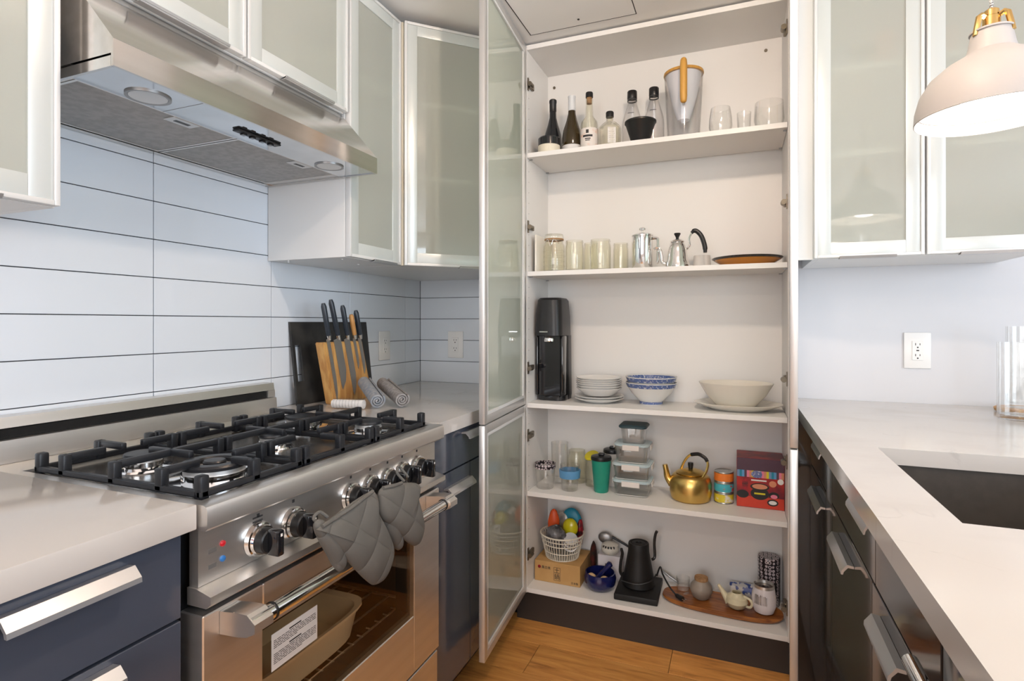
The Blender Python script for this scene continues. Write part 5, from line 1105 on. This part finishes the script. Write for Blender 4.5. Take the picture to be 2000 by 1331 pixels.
# ------------------------------------------------------------------ glass on the sink counter
def vase(label, x, y, z, r, h):
    t = T('glass_vase', label, 'vase', (x, y, z+0.0004), 0.0, 'clear cylinder vases')
    t.p('wall', lathe(B(), [(0, 0.001), (r*0.97, 0), (r, 0.003), (r, h), (r-0.0035, h), (r-0.0035, 0.014), (0, 0.012)], (0, 0, 0), 40), 'clear_glass')
    t.p('base_ring', lathe(B(), [(r*0.985, 0.0145), (r*1.0, 0.0145)], (0, 0, 0), 40), 'clear_glass')
solo('wood_coaster', lathe(B(), [(0, 0), (0.062, 0), (0.070, 0.004), (0.072, 0.013), (0.068, 0.016), (0, 0.016)], (0, 0, 0), 36), 'knife_wood', 'round wooden coaster under the taller glass vase', 'coaster', (2.262, 2.225, C0), local=True)
vase('shorter clear cylinder vase on the white counter', 2.196, 2.075, CT, 0.050, 0.225)
vase('taller clear cylinder vase on the wooden coaster', 2.262, 2.225, C0+0.0162, 0.042, 0.255)

# ------------------------------------------------------------------ lamps
def pendant(x, y, label):
    t = T('pendant_lamp', label, 'lamp', (x, y, 1.612), 0.0, 'pendant lamps over the sink counter')
    t.p('shade', lathe(B(), [(0.1265, 0.0), (0.128, 0.001), (0.1265, 0.025), (0.119, 0.055), (0.103, 0.083), (0.078, 0.105), (0.052, 0.120), (0.041, 0.128), (0.038, 0.140), (0.033, 0.168), (0.031, 0.168), (0.036, 0.140), (0.039, 0.126), (0.050, 0.117), (0.076, 0.102), (0.101, 0.080), (0.117, 0.053), (0.1248, 0.025)], (0, 0, 0), 64), 'shade_white')
    t.p('collar', lathe(B(), [(0.0315, 0.1682), (0.036, 0.1682), (0.036, 0.1715), (0.0315, 0.1715)], (0, 0, 0), 36), 'shade_white')
    s = t.p('socket', lathe(B(), [(0, 0.150), (0.0150, 0.150), (0.0150, 0.198), (0.0125, 0.200), (0.0125, 0.211), (0.008, 0.215), (0, 0.215)], (0, 0, 0), 28), 'brass')
    for k in range(3):
        a = R(205+120*k); c, sn = math.cos(a), math.sin(a)
        t.p('bracket', tube(B(), [(0.014*c, 0.014*sn, 0.199), (0.021*c, 0.021*sn, 0.202), (0.0262*c, 0.0262*sn, 0.198), (0.0315*c, 0.0315*sn, 0.172), (0.0335*c, 0.0335*sn, 0.160)], 0.0055, 8), 'brass', s)
    t.p('cord', tube(B(), [(0, 0, 0.206), (0, 0, CZ-1.612-0.02)], 0.0032, 8), 'cord_fabric')
    t.p('ceiling_rose', lathe(B(), [(0, CZ-1.612-0.022), (0.045, CZ-1.612-0.020), (0.048, CZ-1.612-0.0005), (0, CZ-1.612-0.0005)], (0, 0, 0), 32), 'shade_white')
    t.p('bulb', lathe(B(), [(0, 0.012), (0.026, 0.016), (0.046, 0.030), (0.056, 0.052), (0.054, 0.074), (0.040, 0.094), (0.020, 0.106), (0.013, 0.115), (0.013, 0.149), (0, 0.149)], (0, 0, 0), 28), 'lamp_glow')
pendant(1.903, 1.40, 'white dome pendant lamp with brass socket over the sink')
pendant(1.903, 0.60, 'white dome pendant lamp with brass socket over the dishwasher')
def globe(x, y, power, label):
    t = T('ceiling_globe_lamp', label, 'lamp', (x, y, CZ), 0.0, 'small ceiling globe lamps')
    t.p('mount_plate', lathe(B(), [(0, -0.0005), (0.045, -0.0005), (0.045, -0.010), (0.020, -0.014), (0, -0.014)], (0, 0, 0), 32), 'brass')
    t.p('globe', lathe(B(), [(0, -0.0145), (0.015, -0.0145), (0.026, -0.022), (0.034, -0.036), (0.036, -0.048), (0.033, -0.062), (0.022, -0.076), (0, -0.083)], (0, 0, 0), 32), mat('globe_glow', (1, 1, 1), 0.5, emit=(1.0, 0.80, 0.63), estr=power/(math.pi*0.0154)))
globe(1.50, 0.90, 20, 'small frosted ceiling globe lamp over the aisle by the sink')
globe(0.98, -0.9, 14, 'added unseen ceiling globe lamp lighting the entrance of the aisle')  # extra lamp out of view, added to brighten the aisle and left wall
